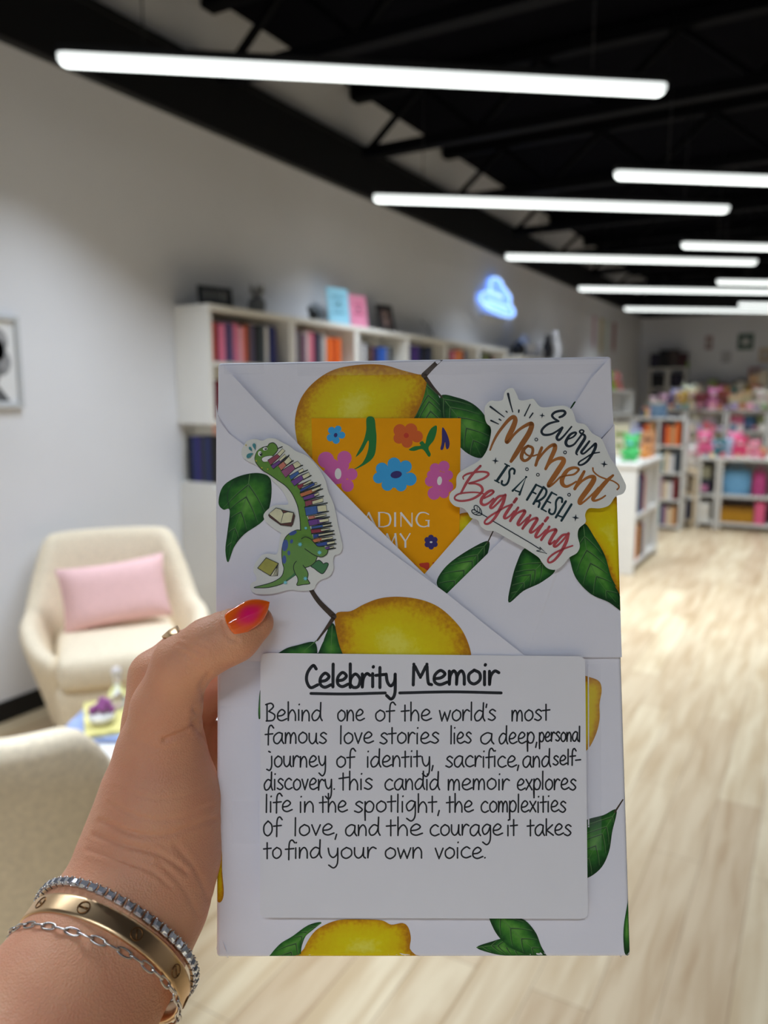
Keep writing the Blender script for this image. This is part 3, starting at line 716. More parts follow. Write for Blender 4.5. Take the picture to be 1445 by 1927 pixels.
for kd, px, dy, s, rgb, lab in goods:
    if kd == 'plush': plush('plush_toy', (xat(px, BY), BY+.17+dy*.9, ZB), s*.72, rgb, lab)
    else: boxgood('gift_box', lab, 'box', px, BY+dy, ZB, .16, .18, s, rgb, (min(255, rgb[0]+20), rgb[1], rgb[2]))
goods2 = [(1232, 1.0225, (96, 120, 150), 'slate blue box on the upper inner shelf at the left of the back row'), (1262, 1.0225, (60, 70, 130), 'indigo box on the upper inner shelf under the yellow plush toy'),
 (1310, 1.0225, (226, 222, 216), 'white box on the upper inner shelf of the back row'), (1330, 1.0225, (200, 190, 200), 'mauve grey box on the upper inner shelf under the rabbit'), (1386, 1.0225, (236, 120, 160), 'hot pink box on the upper inner shelf at the right'),
 (1412, 1.0225, (70, 110, 150), 'denim blue box on the upper inner shelf at the right'), (1432, 1.0225, (150, 160, 120), 'moss green box on the upper inner shelf at the far right'), (1246, .7425, (200, 90, 90), 'coral red box on the centre shelf of the back row'),
 (1300, .7425, (230, 224, 214), 'ivory box on the centre shelf of the back row'), (1345, .7425, (190, 160, 110), 'tan carton on the centre shelf of the back row')]
for px, z, rgb, lab in goods2: boxgood('gift_box', lab, 'box', px, BY+.12, z, .17, .2, .2, rgb, (min(255, rgb[0]+18), min(255, rgb[1]+18), rgb[2]))

# ---- far wall: tall white bookcases, dark things in them, wreath and prints
FY = YB-.34
dark = [(60, 24, 30), (30, 30, 34), (88, 26, 34), (44, 40, 60), (24, 24, 28), (70, 60, 58)]
dn = ['dark wine', 'sooty black', 'deep red', 'dusk blue', 'near black', 'brown grey']
for i, (px0, px1) in enumerate(((1216, 1250), (1251, 1285))):
    x0, x1 = xat(px0, FY), xat(px1, FY); w = x1-x0
    r = empty('tall_bookcase', (x0, FY, 0), label='tall white bookcase on the far wall, %s one' % ('left hand' if i == 0 else 'right hand'), cat='bookcase')
    for xx in (0, w-.03):
        c = MB(); c.box(xx, xx+.03, 0, .3, 0, 2.0, shelf_white); c.build('side_panel', r)
    for z in (.06, .48, .86, 1.24, 1.62, 1.98):
        c = MB(); c.box(.03, w-.03, 0, .3, z, z+.025, shelf_white); c.build('shelf', r)
    for k, z in enumerate((1.2655, 1.6455)):
        boxgood('storage_box', '%s box on the %s shelf of the %s tall far bookcase' % (dn[(i*2+k) % 6], 'fourth' if k == 0 else 'top inner', 'left' if i == 0 else 'right'), 'box', (px0+px1)/2, FY+.03, z, w*.68, .2, .25, dark[(i*2+k) % 6])
    for k in range(2):
        boxgood('storage_box', '%s box on top of the %s tall far bookcase, %s side' % (dn[(i*2+k+3) % 6], 'left' if i == 0 else 'right', 'left' if k == 0 else 'right'), 'box', px0+9+k*17, FY+.03, 2.0055, .15, .2, .26+.06*((i+k) % 2), dark[(i*2+k+3) % 6])
    vesselgood('jar', 'lime green jar on top of the %s tall far bookcase' % 'right', 'jar', 1283, FY+.02, 2.0055, .05, .12, (130, 180, 40)) if i == 1 else None
r = empty('wall_bookcase', (xat(1297, FY), FY, 0), label='long white low bookcase along the far wall', cat='bookcase')
w = 1.7
for xx in (0, .56, 1.13, w-.03):
    c = MB(); c.box(xx, xx+.03, 0, .3, 0, 1.5, shelf_white); c.build('side_panel', r)
for z in (.06, .45, .82, 1.18, 1.5):
    c = MB(); c.box(0, w, 0, .3, z, z+.025, shelf_white); c.build('shelf', r)
for px, lab, rgb, h in [(1302, 'slate purple box on the long far bookcase', (110, 106, 130), .22), (1318, 'smoky violet box on the long far bookcase', (128, 120, 140), .24), (1335, 'pear green box on the long far bookcase', (150, 166, 110), .26), (1352, 'dusty brown box on the long far bookcase', (110, 84, 84), .2), (1412, 'apricot box on the long far bookcase', (230, 190, 150), .34), (1430, 'cream box on the long far bookcase', (226, 216, 196), .4)]:
    boxgood('gift_box', lab, 'box', px, FY+.04, 1.5255, .15, .2, h, rgb)
p = on(1392, 736, 1, YB-.05)
r = empty('wreath', (p.x, YB-.02, p.z), label='round dark green wreath hanging on the far wall', cat='wreath')
wg = mat('wreath_green', (26, 48, 38), .8, var=.4, scale=40)
c = MB(); c.tube([(.14*cos(2*pi*k/24), -.05, .14*sin(2*pi*k/24)) for k in range(24)], .05, wg, 8, closed=True); c.build('ring', r)
c = MB()
for k in range(60):
    a = random.uniform(0, 2*pi); R_ = random.uniform(.04, .2); c.ball((R_*cos(a), -.06-random.uniform(0, .04), R_*sin(a)), .03, wg, 6)
c.build('leaves', r)
for px, py, w, h, rgb, lab in [(1403, 643, .26, .28, (70, 96, 84), 'dark green framed print high on the far wall'), (1334, 645, .12, .24, (150, 120, 122), 'small dusty rose print on the far wall'), (1366, 672, .16, .2, (178, 176, 182), 'pale grey print in the middle of the far wall'), (1440, 668, .2, .24, (196, 176, 150), 'beige print at the right of the far wall'), (1420, 702, .2, .2, (190, 140, 140), 'dusty pink print low on the far wall')]:
    p = on(px, py, 1, YB-.01); r = empty('wall_print', (p.x, YB, p.z-h/2), label=lab, cat='picture')
    c = MB(); c.box(-w/2, w/2, -.02, -.001, 0, h, cm_(rgb)); c.build('frame', r, bevel=.003)
    c = MB(); c.box(-w*.25, w*.25, -.0215, -.02, h*.3, h*.7, cm_((196, 196, 194))); c.build('print', r)
for px, rgb, lab, h in [(1118, (206, 176, 186), 'pink hanging pennant on the left wall towards the far corner', .5), (1132, (196, 180, 130), 'straw yellow hanging pennant on the left wall towards the far corner', .58), (1143, (206, 214, 200), 'pale green hanging pennant on the left wall towards the far corner', .58), (1156, (150, 74, 74), 'brick red hanging pennant on the left wall towards the far corner', .5)]:
    p = on(px, 620, 0, .01); c = MB(); w = .17
    c.add([(0.004+t, s*w/2, z) for t in (0, .006) for s, z in ((-1, 0), (1, 0), (1, -h*.8), (0, -h), (-1, -h*.8))], [(0, 1, 2, 3, 4), (9, 8, 7, 6, 5)]+[(i, 5+i, 5+(i+1) % 5, (i+1) % 5) for i in range(5)], cm_(rgb))
    o = c.build('pennant'); o.location = (0, p.y, 2.68); tag(o, lab, 'pennant')
# a white shelf by the left wall near the far corner, with soft coloured goods showing beside the parcel
r = empty('corner_shelf', (.02, 10.6, 0), label='white shelf by the left wall near the far corner', cat='shelf unit')
for yy in (0, 1.1, 2.2):
    c = MB(); c.box(0, .4, yy, yy+.03, 0, 1.55, shelf_white); c.build('side_panel', r)
for z in (.06, .45, .85, 1.2, 1.55):
    c = MB(); c.box(0, .41, 0, 2.23, z, z+.025, shelf_white); c.build('shelf', r)
for k, (yy, rgb, lab) in enumerate([(.3, (226, 170, 176), 'rosy plush toy on the white corner shelf, nearest'), (.8, (232, 226, 220), 'white plush toy on the white corner shelf'), (1.4, (130, 170, 60), 'leaf green plush toy on the white corner shelf'), (1.9, (200, 120, 110), 'terracotta plush toy on the white corner shelf, furthest')]):
    plush('plush_toy', (.2, 10.6+yy, 1.5755), .26, rgb, lab, rz=pi/2)

# ---- many small goods on the tables and shelves, each its own thing
SW = [((228, 224, 216), 'chalk white'), ((236, 170, 186), 'blossom pink'), ((206, 190, 162), 'sand'), ((150, 176, 130), 'sage green'), ((120, 150, 178), 'dusk blue'), ((222, 110, 120), 'raspberry'), ((240, 206, 120), 'butter yellow'), ((180, 160, 200), 'lavender'), ((110, 170, 170), 'sea green'), ((200, 130, 90), 'clay'), ((80, 84, 100), 'graphite'), ((242, 226, 210), 'shell')]
def small(kind, x, y, z, s, k, where, n):
    rgb, cn = SW[k % len(SW)]
    lab = '%s %s, %s from left %s' % (cn, kind, ORD[n], where)
    c = MB()
    if kind == 'candle jar':
        c.lathe([(.9*s*.4, 0), (s*.4, .08*s), (s*.4, .7*s), (s*.36, .74*s)], cm_(rgb), n=14); c.lathe([(s*.41, .74*s), (s*.41, .9*s), (s*.1, .93*s)], cm_((206, 196, 180)), n=14); nm = 'candle_jar'; ct = 'candle'
    elif kind == 'mug':
        c.lathe([(s*.34, 0), (s*.38, .05*s), (s*.38, .8*s), (s*.33, .8*s), (s*.3, .1*s)], cm_(rgb), n=14); c.tube([(s*.36, 0, .65*s), (s*.58, 0, .6*s), (s*.6, 0, .35*s), (s*.36, 0, .2*s)], s*.05, cm_(rgb), 6); nm = 'mug'; ct = 'mug'
    elif kind == 'greeting card':
        M = Matrix.Rotation(-.2, 4, 'X'); c.box(-s*.36, s*.36, 0, .004, 0, s, cm_(rgb), M); c.box(-s*.2, s*.2, -.001, .001, s*.3, s*.75, cm_(SW[(k+5) % 12][0]), M); c.box(-s*.36, s*.36, 0, .004, 0, s, cm_(rgb), Matrix.Translation((0, .12*s, 0)) @ Matrix.Rotation(.2, 4, 'X')); nm = 'greeting_card'; ct = 'card'
    else:
        c.box(-s*.4, s*.4, -s*.3, s*.3, 0, s*.62, cm_(rgb)); c.box(-s*.42, s*.42, -s*.32, s*.32, s*.5, s*.7, cm_(SW[(k+3) % 12][0])); c.box(-s*.06, s*.06, -s*.33, s*.33, 0, s*.71, cm_(SW[(k+7) % 12][0])); nm = 'gift_box'; ct = 'box'
    o = c.build(nm); o.location = (x, y, z); tag(o, lab, ct)
KD = ['candle jar', 'gift box', 'mug', 'greeting card']
kk = 0
for where, px0, px1, Y, z, s, n in (
    ('at the front of the first display table', 1316, 1347, TYF-.02, .8005, .05, 3), ('at the front of the second display table', 1354, 1446, TYF-.02, .8005, .06, 6),
    ('at the rear of the first display table', 1326, 1346, TYF+.44, .8005, .08, 2), ('at the rear of the second display table', 1396, 1444, TYF+.42, .8005, .12, 4),
    ('along the back row tops, left half', 1212, 1320, BY-.045, 1.3025, .1, 8), ('along the back row tops, right half', 1330, 1442, BY-.045, 1.3025, .1, 8),
    ('on the left back row unit, upper shelf', 1222, 1280, BY-.04, 1.0225, .1, 4), ('on the centre back row unit, upper shelf', 1296, 1360, BY-.04, 1.0225, .1, 5), ('on the right back row unit, upper shelf', 1372, 1440, BY-.04, 1.0225, .1, 5),
    ('on the left back row unit, lower shelf', 1214, 1282, BY-.04, .7425, .1, 5), ('on the centre back row unit, lower shelf', 1296, 1360, BY-.04, .7425, .1, 5), ('on the right back row unit, lower shelf', 1372, 1440, BY-.04, .7425, .1, 5),
    ('atop the long far bookcase', 1306, 1440, FY+.02, 1.5255, .2, 9), ('inside the long far bookcase', 1306, 1440, FY+.03, 1.2055, .2, 9), ('atop the white grid shelf', 1206, 1246, CY+.08, 1.2425, .17, 4), ('on the far end of the white island', 1168, 1226, IY1-.08, .9255, .12, 5)):
    for i in range(n):
        px = px0+(px1-px0)*(i+.5)/n; kd = KD[(kk*7+i*3) % 4]
        small(kd, xat(px, Y), Y+.06, z, s*(.8+.4*((kk*5+i*3) % 7)/7), kk*5+i*7+i*i, where, i)
    kk += 1
# ================================================================ THE WRAPPED PARCEL (a book in lemon paper)
D0, PA, PB_ = 0.280, 4.4e-5, 1.43e-5
def cam_pt(x, y, d): return CAM+RT*((x-722.5)*d/F)+UP*((963.5-y)*d/F)+FW*d
def face_d(x, y): return D0/(1+PA*(y-1240)+PB_*(x-795))
_n = Vector((PB_*F, -PA*F, 1+PA*(963.5-1240)+PB_*(722.5-795)))
NRM = -(RT*_n.x+UP*_n.y+FW*_n.z).normalized()
ORG = cam_pt(794, 1802, face_d(794, 1802))
_a = cam_pt(409, 1802, face_d(409, 1802)); _b = cam_pt(1180, 1801, face_d(1180, 1801))
UX = (_b-_a).normalized(); UX = (UX-NRM*UX.dot(NRM)).normalized(); VY = NRM.cross(UX)
BM = Matrix(((UX.x, VY.x, NRM.x, ORG.x), (UX.y, VY.y, NRM.y, ORG.y), (UX.z, VY.z, NRM.z, ORG.z), (0, 0, 0, 1)))
def bl(x, y, h=0.0):
    """photo point -> parcel-local (u across, v up, h above the front face)"""
    d = ray(x, y); t = ((ORG-CAM).dot(NRM)+h)/d.dot(NRM); p = CAM+d*t-ORG
    return (p.dot(UX), p.dot(VY), h)
uL, uR = bl(408, 1240)[0], bl(1169.5, 1240)[0]; v0, v1 = 0.0, bl(780, 676)[1]; THK = 0.024; RB = 0.0014
def bevh(u, v):
    du = max(0, RB-(u-uL), RB-(uR-u)); dv = max(0, RB-(v-v0), RB-(v1-v))
    return -(RB-sqrt(max(0.0, RB*RB-min(RB*RB, du*du+dv*dv))))
def cl(p, h, follow=True):
    if not follow: return (p[0], p[1], h)
    u = min(max(p[0], uL+.0003), uR-.0003); v = min(max(p[1], v0+.0005), v1-.0003)
    return (u, v, h+(bevh(u, v) if follow else 0))

def cat_rom(pts, closed=False, seg=6, ws=None):
    P = [Vector((p[0], p[1])) for p in pts]; n = len(P); out = []; wo = []
    if ws is None: ws = [1]*n
    if not hasattr(ws, '__len__'): ws = [ws]*n
    if n == 2 and not closed: return P, list(ws)
    rng = range(n if closed else n-1)
    for i in rng:
        p1, p2 = P[i], P[(i+1) % n]
        p0 = P[i-1] if (closed or i > 0) else p1*2-p2
        p3 = P[(i+2) % n] if (closed or i+2 < n) else p2*2-p1
        if (p2-p1).length < 1e-6: continue
        if (p1-p0).length < 1e-6: p0 = p1*2-p2 if False else p1
        for k in range(seg):
            t = k/seg
            out.append(0.5*((2*p1)+(p2-p0)*t+(2*p0-5*p1+4*p2-p3)*t*t+(3*p1-p0-3*p2+p3)*t**3))
            wo.append(ws[i]*(1-t)+ws[(i+1) % n]*t)
    if not closed: out.append(P[-1]); wo.append(ws[-1])
    return out, wo

class Face(MB):
    """flat print in the plane of the parcel; input in photo pixels"""
    def __init__(s, h, T=None, follow=True):
        super().__init__(); s.h = h; s.T = T or (lambda p: p); s.follow = follow; s.step = 0.0000025; s.hold = False
    def up(s):
        if not s.hold: s.h += s.step
    def pt(s, p):
        x, y = s.T((p[0], p[1])); return cl(bl(x, y, s.h), s.h, s.follow)
    def poly(s, pts, m, smooth=True, seg=5):
        P = cat_rom(pts, True, seg)[0] if smooth else [Vector((p[0], p[1])) for p in pts]
        tris = tessellate_polygon([[Vector((p.x, p.y, 0)) for p in P]])
        s.up(); vs = [s.pt(p) for p in P]; s.add(vs, orient(vs, tris), m)
    def rings(s, pts, m, n=9, smooth=True, c=None, seg=5):
        P = cat_rom(pts, True, seg)[0] if smooth else [Vector((p[0], p[1])) for p in pts]
        c = Vector(c) if c else sum(P, Vector((0, 0)))/len(P); s.up(); K = len(P)
        vs = []; att = []; fs = []
        for i in range(n):
            t = (i/n)
            vs += [s.pt(p+(c-p)*t) for p in P]; att += [t]*K
        vs.append(s.pt(c)); att.append(1.0)
        for i in range(n-1): fs += [(i*K+j, i*K+(j+1) % K, (i+1)*K+(j+1) % K, (i+1)*K+j) for j in range(K)]
        fs += [((n-1)*K+j, (n-1)*K+(j+1) % K, n*K) for j in range(K)]
        s.add(vs, orient(vs, fs), m, att=att)
    def line(s, pts, w, m, smooth=True, closed=False, seg=6, cap=True):
        ws = w if hasattr(w, '__len__') else [w]*len(pts)
        if smooth: P, ww = cat_rom(pts, closed, seg, ws)
        else: P = [Vector((p[0], p[1])) for p in pts]; ww = list(ws)
        Q = [P[0]]; W_ = [ww[0]]
        for p, q in zip(P[1:], ww[1:]):
            if (p-Q[-1]).length > 1e-4: Q.append(p); W_.append(q)
        P, ww = Q, W_
        s.up(); n = len(P)
        if n == 1: s.disc(P[0], ww[0]/2, m); return
        L = []; R = []
        for i in range(n):
            a = P[i-1] if (i > 0 or closed) else P[i]; b = P[(i+1) % n] if (i < n-1 or closed) else P[i]
            d = (b-a); d = d.normalized() if d.length > 1e-6 else Vector((1, 0)); q = Vector((-d.y, d.x))*ww[i]/2
            L.append(P[i]+q); R.append(P[i]-q)
        vs = [s.pt(p) for p in L]+[s.pt(p) for p in R]
        fs = [(i, (i+1) % n, n+(i+1) % n, n+i) for i in range(n if closed else n-1)]
        s.add(vs, orient(vs, fs), m)
        # round joints so that sharp bends stay full width
        k8 = 10
        for i in range(n):
            sharp = (0 < i < n-1) and ((P[i]-P[i-1]).normalized().dot((P[i+1]-P[i]).normalized()) < 0.9)
            if (cap and not closed and i in (0, n-1)) or sharp:
                vs = [s.pt(P[i]+Vector((cos(2*pi*k/k8), sin(2*pi*k/k8)))*ww[i]/2) for k in range(k8)]
                s.add(vs, orient(vs, [tuple(range(k8))]), m)
    def disc(s, c, r, m, ry=None, rot=0, n=20):
        ry = ry or r; s.up(); c = Vector((c[0], c[1])); a = radians(rot)
        vs = [s.pt(c+Vector((cos(t)*r*cos(a)-sin(t)*ry*sin(a), cos(t)*r*sin(a)+sin(t)*ry*cos(a)))) for t in [2*pi*k/n for k in range(n)]]
        s.add(vs, orient(vs, [tuple(range(n))]), m)
def orient(vs, fs):
    out = []
    for f in fs:
        A = 0
        for i in range(len(f)):
            p, q = vs[f[i]], vs[f[(i+1) % len(f)]]; A += p[0]*q[1]-q[0]*p[1]
        out.append(tuple(f) if A >= 0 else tuple(f)[::-1])
    return out
def slab(pts, h0, h1, m, name, parent, smooth=False, seg=4, follow=True, T=None, into=None):
    """thin sheet with real thickness lying on the parcel between heights h0 and h1"""
    T = T or (lambda p: p)
    P = cat_rom(pts, True, seg)[0] if smooth else [Vector((p[0], p[1])) for p in pts]
    tris = tessellate_polygon([[Vector((p.x, p.y, 0)) for p in P]]); n = len(P)
    top = [cl(bl(*T((p.x, p.y)), h1), h1, follow) for p in P]; bot = [cl(bl(*T((p.x, p.y)), h1), h0, follow) for p in P]
    c = into if into is not None else MB(); ft = orient(top, tris); c.add(top+bot, ft+[tuple(n+i for i in f)[::-1] for f in ft]+[(i, n+i, n+(i+1) % n, (i+1) % n) for i in range(n)], m)
    if into is not None: return None
    me = c.build(name, parent)
    bm = bmesh.new(); bm.from_mesh(me.data); bmesh.ops.recalc_face_normals(bm, faces=bm.faces); bm.to_mesh(me.data); bm.free()
    return me

wrap = mat('gift_paper', (236, 234, 243), 0.38, spec=0.45, var=0.015, scale=40, bump=0.02, bscale=500)
def ramp_mat(name, stops, rough=0.4, nscale=450.0, nstr=0.25, coat=0.0, big=60.0):
    """printed colour: ramp over the 'edge' attribute (0 rim .. 1 centre) broken up by two noises"""
    m = bpy.data.materials.new(name); m.use_nodes = True; nt = m.node_tree; N = nt.nodes; L = nt.links; b = N['Principled BSDF']
    b.inputs['Roughness'].default_value = rough; b.inputs['Specular IOR Level'].default_value = .18
    if coat: b.inputs['Coat Weight'].default_value = coat; b.inputs['Coat Roughness'].default_value = 0.03
    at = N.new('ShaderNodeAttribute'); at.attribute_name = 'edge'
    tc = N.new('ShaderNodeTexCoord')
    n1 = N.new('ShaderNodeTexNoise'); n1.inputs['Scale'].default_value = nscale; n1.inputs['Detail'].default_value = 5
    n2 = N.new('ShaderNodeTexNoise'); n2.inputs['Scale'].default_value = big; n2.inputs['Detail'].default_value = 3
    L.new(tc.outputs['Object'], n1.inputs['Vector']); L.new(tc.outputs['Object'], n2.inputs['Vector'])
    a1 = N.new('ShaderNodeMath'); a1.operation = 'MULTIPLY_ADD'; a1.inputs[1].default_value = nstr*1.6; L.new(n1.outputs['Fac'], a1.inputs[0])
    a2 = N.new('ShaderNodeMath'); a2.operation = 'MULTIPLY_ADD'; a2.inputs[1].default_value = nstr*2.4; L.new(n2.outputs['Fac'], a2.inputs[0])
    L.new(at.outputs['Fac'], a1.inputs[2]); L.new(a1.outputs[0], a2.inputs[2])
    s3 = N.new('ShaderNodeMath'); s3.operation = 'SUBTRACT'; s3.inputs[1].default_value = nstr*2.0; L.new(a2.outputs[0], s3.inputs[0])
    r = N.new('ShaderNodeValToRGB'); e = r.color_ramp.elements
    e[0].position = stops[0][0]; e[0].color = (*lin(stops[0][1]), 1); e[1].position = stops[-1][0]; e[1].color = (*lin(stops[-1][1]), 1)
    for p, c in stops[1:-1]:
        q = e.new(p); q.color = (*lin(c), 1)
    L.new(s3.outputs[0], r.inputs['Fac']); L.new(r.outputs['Color'], b.inputs['Base Color'])
    return m
lemon_m = ramp_mat('printed_lemon', [(0.0, (186, 122, 14)), (.14, (214, 160, 8)), (.3, (226, 194, 6)), (.7, (230, 212, 10)), (1.0, (238, 228, 84))], nstr=.26, nscale=700)
leaf_m = ramp_mat('printed_leaf', [(0.0, (22, 62, 26)), (.3, (40, 98, 38)), (.6, (66, 130, 44)), (1.0, (104, 164, 70))], nstr=.5, nscale=300, big=45)
vein_m = mat('leaf_vein', (82, 128, 62), .45); vein_d = mat('leaf_vein_dark', (26, 62, 28), .45); stem_m = mat('printed_stem', (66, 50, 34), .5, var=.35, scale=300)

parcel = empty('wrapped_book', label='book wrapped in white lemon print paper, held up in the foreground by the hand', cat='book')
parcel.matrix_world = BM
# body: rounded block
# crumpled corner tabs at the bottom corners
def bp(x, y, h): q = bl(x, y, h); return (q[0], q[1], h)
c = MB(); c.add([bp(412, 1752, -.0006), bp(407, 1786, -.003), bp(430, 1803, -.001), bp(424, 1786, .0006), bp(407, 1786, -.010), bp(430, 1803, -.010)], [(0, 1, 3), (1, 2, 3), (1, 4, 5, 2)], wrap)
c.build('folded_corner', parcel)
c = MB(); c.add([bp(1180, 1760, -.001), bp(1182, 1772, -.004), bp(1168, 1802, -.002), bp(1166, 1797, .0004)], [(0, 3, 2, 1)], wrap); c.build('folded_corner', parcel)
# folded end flaps, tucked one over the other


def leaf(fc, outline, rib, nv=5, c=None):
    fc.rings(outline, leaf_m, n=8, c=c)
    P = [Vector(p) for p in outline]; R = cat_rom(rib, False, 8)[0]
    poly = cat_rom(outline, True, 5)[0]
    def inside(p):
        r = False; n = len(poly)
        for i in range(n):
            a, b = poly[i], poly[i-1]
            if (a.y > p.y) != (b.y > p.y) and p.x < (b.x-a.x)*(p.y-a.y)/(b.y-a.y)+a.x: r = not r
        return r
    fc.up(); fc.hold = True
    fc.line([tuple(p) for p in R], [1.8-1.4*i/(len(R)-1) for i in range(len(R))], vein_m, smooth=False)
    for k in range(1, nv+1):
        i = int(len(R)*k/(nv+1.5)); p = R[i]; d = (R[min(i+2, len(R)-1)]-R[i-1]).normalized()
        for s in (-1, 1):
            q = Vector((d.x*.75-s*d.y*.66, d.y*.75+s*d.x*.66)); L = 0
            while L < 90 and inside(p+q*(L+4)): L += 4
            if L > 10:
                e = p+q*L*.9+d*L*.08
                fc.line([tuple(p), tuple(p+q*L*.5), tuple(e)], [1.6, 1.1, .5], vein_m)
                o_ = d*2.2
                fc.line([tuple(p+o_), tuple(p+q*L*.5+o_), tuple(e+o_)], [1.6, 1.2, .6], vein_d)
    fc.hold = False

# --- print on the base sheet: big top lemon with its twig and leaves
fc = Face(.00003)
bm = bmesh.new(); bmesh.ops.create_cube(bm, size=1.0)
for v in bm.verts: v.co = ((uL+uR)/2+v.co.x*(uR-uL), (v0+v1)/2+v.co.y*(v1-v0), -THK/2+v.co.z*THK)
bmesh.ops.bevel(bm, geom=bm.edges[:]+bm.verts[:], offset=RB, segments=5, profile=0.5, affect='EDGES')
bm.verts.index_update(); fc.add([tuple(v.co) for v in bm.verts], [tuple(v.index for v in f.verts) for f in bm.faces], wrap); bm.free()
leaf(fc, [(800, 712), (778, 760), (782, 800), (830, 815), (838, 790), (828, 750)], [(800, 712), (808, 760), (815, 810)])
leaf(fc, [(829, 745), (860, 748), (890, 760), (912, 782), (925, 815), (918, 842), (905, 862), (875, 850), (850, 820), (832, 785)], [(826, 740), (850, 770), (880, 810), (905, 858)])
fc.rings([(559, 830), (555, 790), (566, 750), (592, 718), (630, 695), (680, 686), (722, 687), (758, 697), (785, 704), (802, 708), (800, 735), (790, 765), (770, 800), (735, 835), (690, 860), (640, 880), (600, 880), (570, 862)], lemon_m, c=(668, 765))
fc.line([(798, 706), (812, 692), (830, 675)], [11, 9, 8], stem_m); fc.line([(800, 710), (815, 730), (832, 748)], [8, 6, 3], stem_m)
fc.rings([(850, 985), (868, 966), (905, 968), (915, 990), (890, 1020), (866, 1030)], lemon_m)
leaf(fc, [(1070, 775), (1082, 755), (1084, 775), (1078, 800), (1068, 800)], [(1083, 757), (1072, 795)], nv=1)
fc.disc((1108, 723), 2.2, vein_d)
# lemon that wraps round the left edge, lemon and leaf at the right edge, foot of the front
fc.rings([(395, 1540), (409, 1572), (417, 1600), (418, 1640), (421, 1680), (416, 1697), (406, 1696), (395, 1680)], lemon_m, c=(406, 1630))
fc.rings([(1060, 1290), (1090, 1272), (1112, 1275), (1128, 1283), (1132, 1300), (1128, 1325), (1128, 1355), (1120, 1385), (1104, 1412), (1080, 1420), (1060, 1360)], lemon_m, c=(1085, 1345))
leaf(fc, [(1160, 1524), (1135, 1534), (1103, 1543), (1080, 1560), (1075, 1610), (1090, 1650), (1108, 1651), (1132, 1632), (1146, 1602), (1152, 1565)], [(1160, 1524), (1130, 1575), (1095, 1640)])
fc.line([(1157, 1528), (1172, 1505)], [3.5, 2.5], stem_m)
fc.rings([(565, 1815), (572, 1785), (590, 1755), (612, 1740), (640, 1731), (680, 1730), (718, 1732), (736, 1740), (757, 1737), (768, 1745), (773, 1765), (771, 1785), (776, 1815)], lemon_m, c=(680, 1782))
leaf(fc, [(605, 1736), (580, 1741), (550, 1762), (525, 1778), (506, 1806), (540, 1812), (563, 1806), (568, 1780), (578, 1758)], [(604, 1737), (565, 1765), (540, 1806)])
leaf(fc, [(897, 1783), (925, 1772), (950, 1766), (960, 1780), (1000, 1800), (960, 1800), (925, 1794)], [(897, 1783), (940, 1780), (985, 1795)])
leaf(fc, [(912, 1683), (925, 1700), (960, 1722), (988, 1732), (1008, 1755), (1018, 1780), (1030, 1806), (1000, 1800), (965, 1785), (940, 1765), (925, 1740), (915, 1710)], [(913, 1685), (945, 1730), (985, 1770), (1024, 1802)])
leaf(fc, [(1186, 1690), (1180, 1705), (1174, 1740), (1173, 1770), (1176, 1795), (1186, 1790)], [(1183, 1700), (1178, 1790)], nv=1)
leaf(fc, [(489, 1300), (494, 1305), (492, 1345), (487, 1353), (486, 1335)], [(491, 1303), (488, 1350)], nv=0)
leaf(fc, [(640, 1500), (690, 1490), (665, 1540), (600, 1650), (580, 1600), (560, 1560)], [(660, 1500), (590, 1640)], nv=2)
fc.build('paper_wrap', parcel)
# --- print on the right flaps
fc = Face(.00113)
slab([(798, 1081), (885, 981), (985, 869), (1078, 765), (1112, 712), (1147, 674), (1155, 800), (951, 1009), (870, 1105), (842, 1140)], .0009, .0011, wrap, '', None, into=fc)
leaf(fc, [(919, 1018), (890, 1030), (850, 1056), (828, 1080), (822, 1100), (838, 1118), (856, 1112), (885, 1085), (905, 1062), (918, 1040)], [(919, 1018), (885, 1060), (838, 1112)])
fc.line([(917, 1022), (930, 995)], [2.5, 2], stem_m)
fc.build('inner_flap', parcel)
fc = Face(.00203)
slab([(836, 1123), (842, 1116), (951, 1009), (1133, 826), (1150, 806), (1160, 797), (1172, 1237), (990, 1237)], .0018, .0020, wrap, '', None, into=fc)
fc.rings([(1080, 950), (1110, 935), (1150, 930), (1175, 960), (1180, 1060), (1172, 1118), (1160, 1108), (1145, 1080), (1132, 1050), (1115, 1020), (1095, 985)], lemon_m, c=(1150, 1010))
leaf(fc, [(987, 1032), (1010, 1042), (1045, 1070), (1020, 1095), (985, 1112), (957, 1134), (962, 1095), (972, 1060)], [(1030, 1050), (995, 1085), (959, 1131)])
leaf(fc, [(1100, 985), (1118, 1010), (1138, 1045), (1150, 1085), (1165, 1115), (1172, 1150), (1145, 1133), (1112, 1118), (1085, 1090), (1074, 1060), (1070, 1030), (1085, 1000)], [(1098, 990), (1105, 1040), (1125, 1090), (1170, 1147)])
fc.build('outer_flap', parcel)
slab([(415, 688), (424, 692), (480, 752), (556, 830), (639, 920), (720, 1003), (798, 1080), (850, 1130), (760, 1120), (628, 990), (470, 870), (409, 780)], .0025, .0027, wrap, 'inner_flap', parcel)
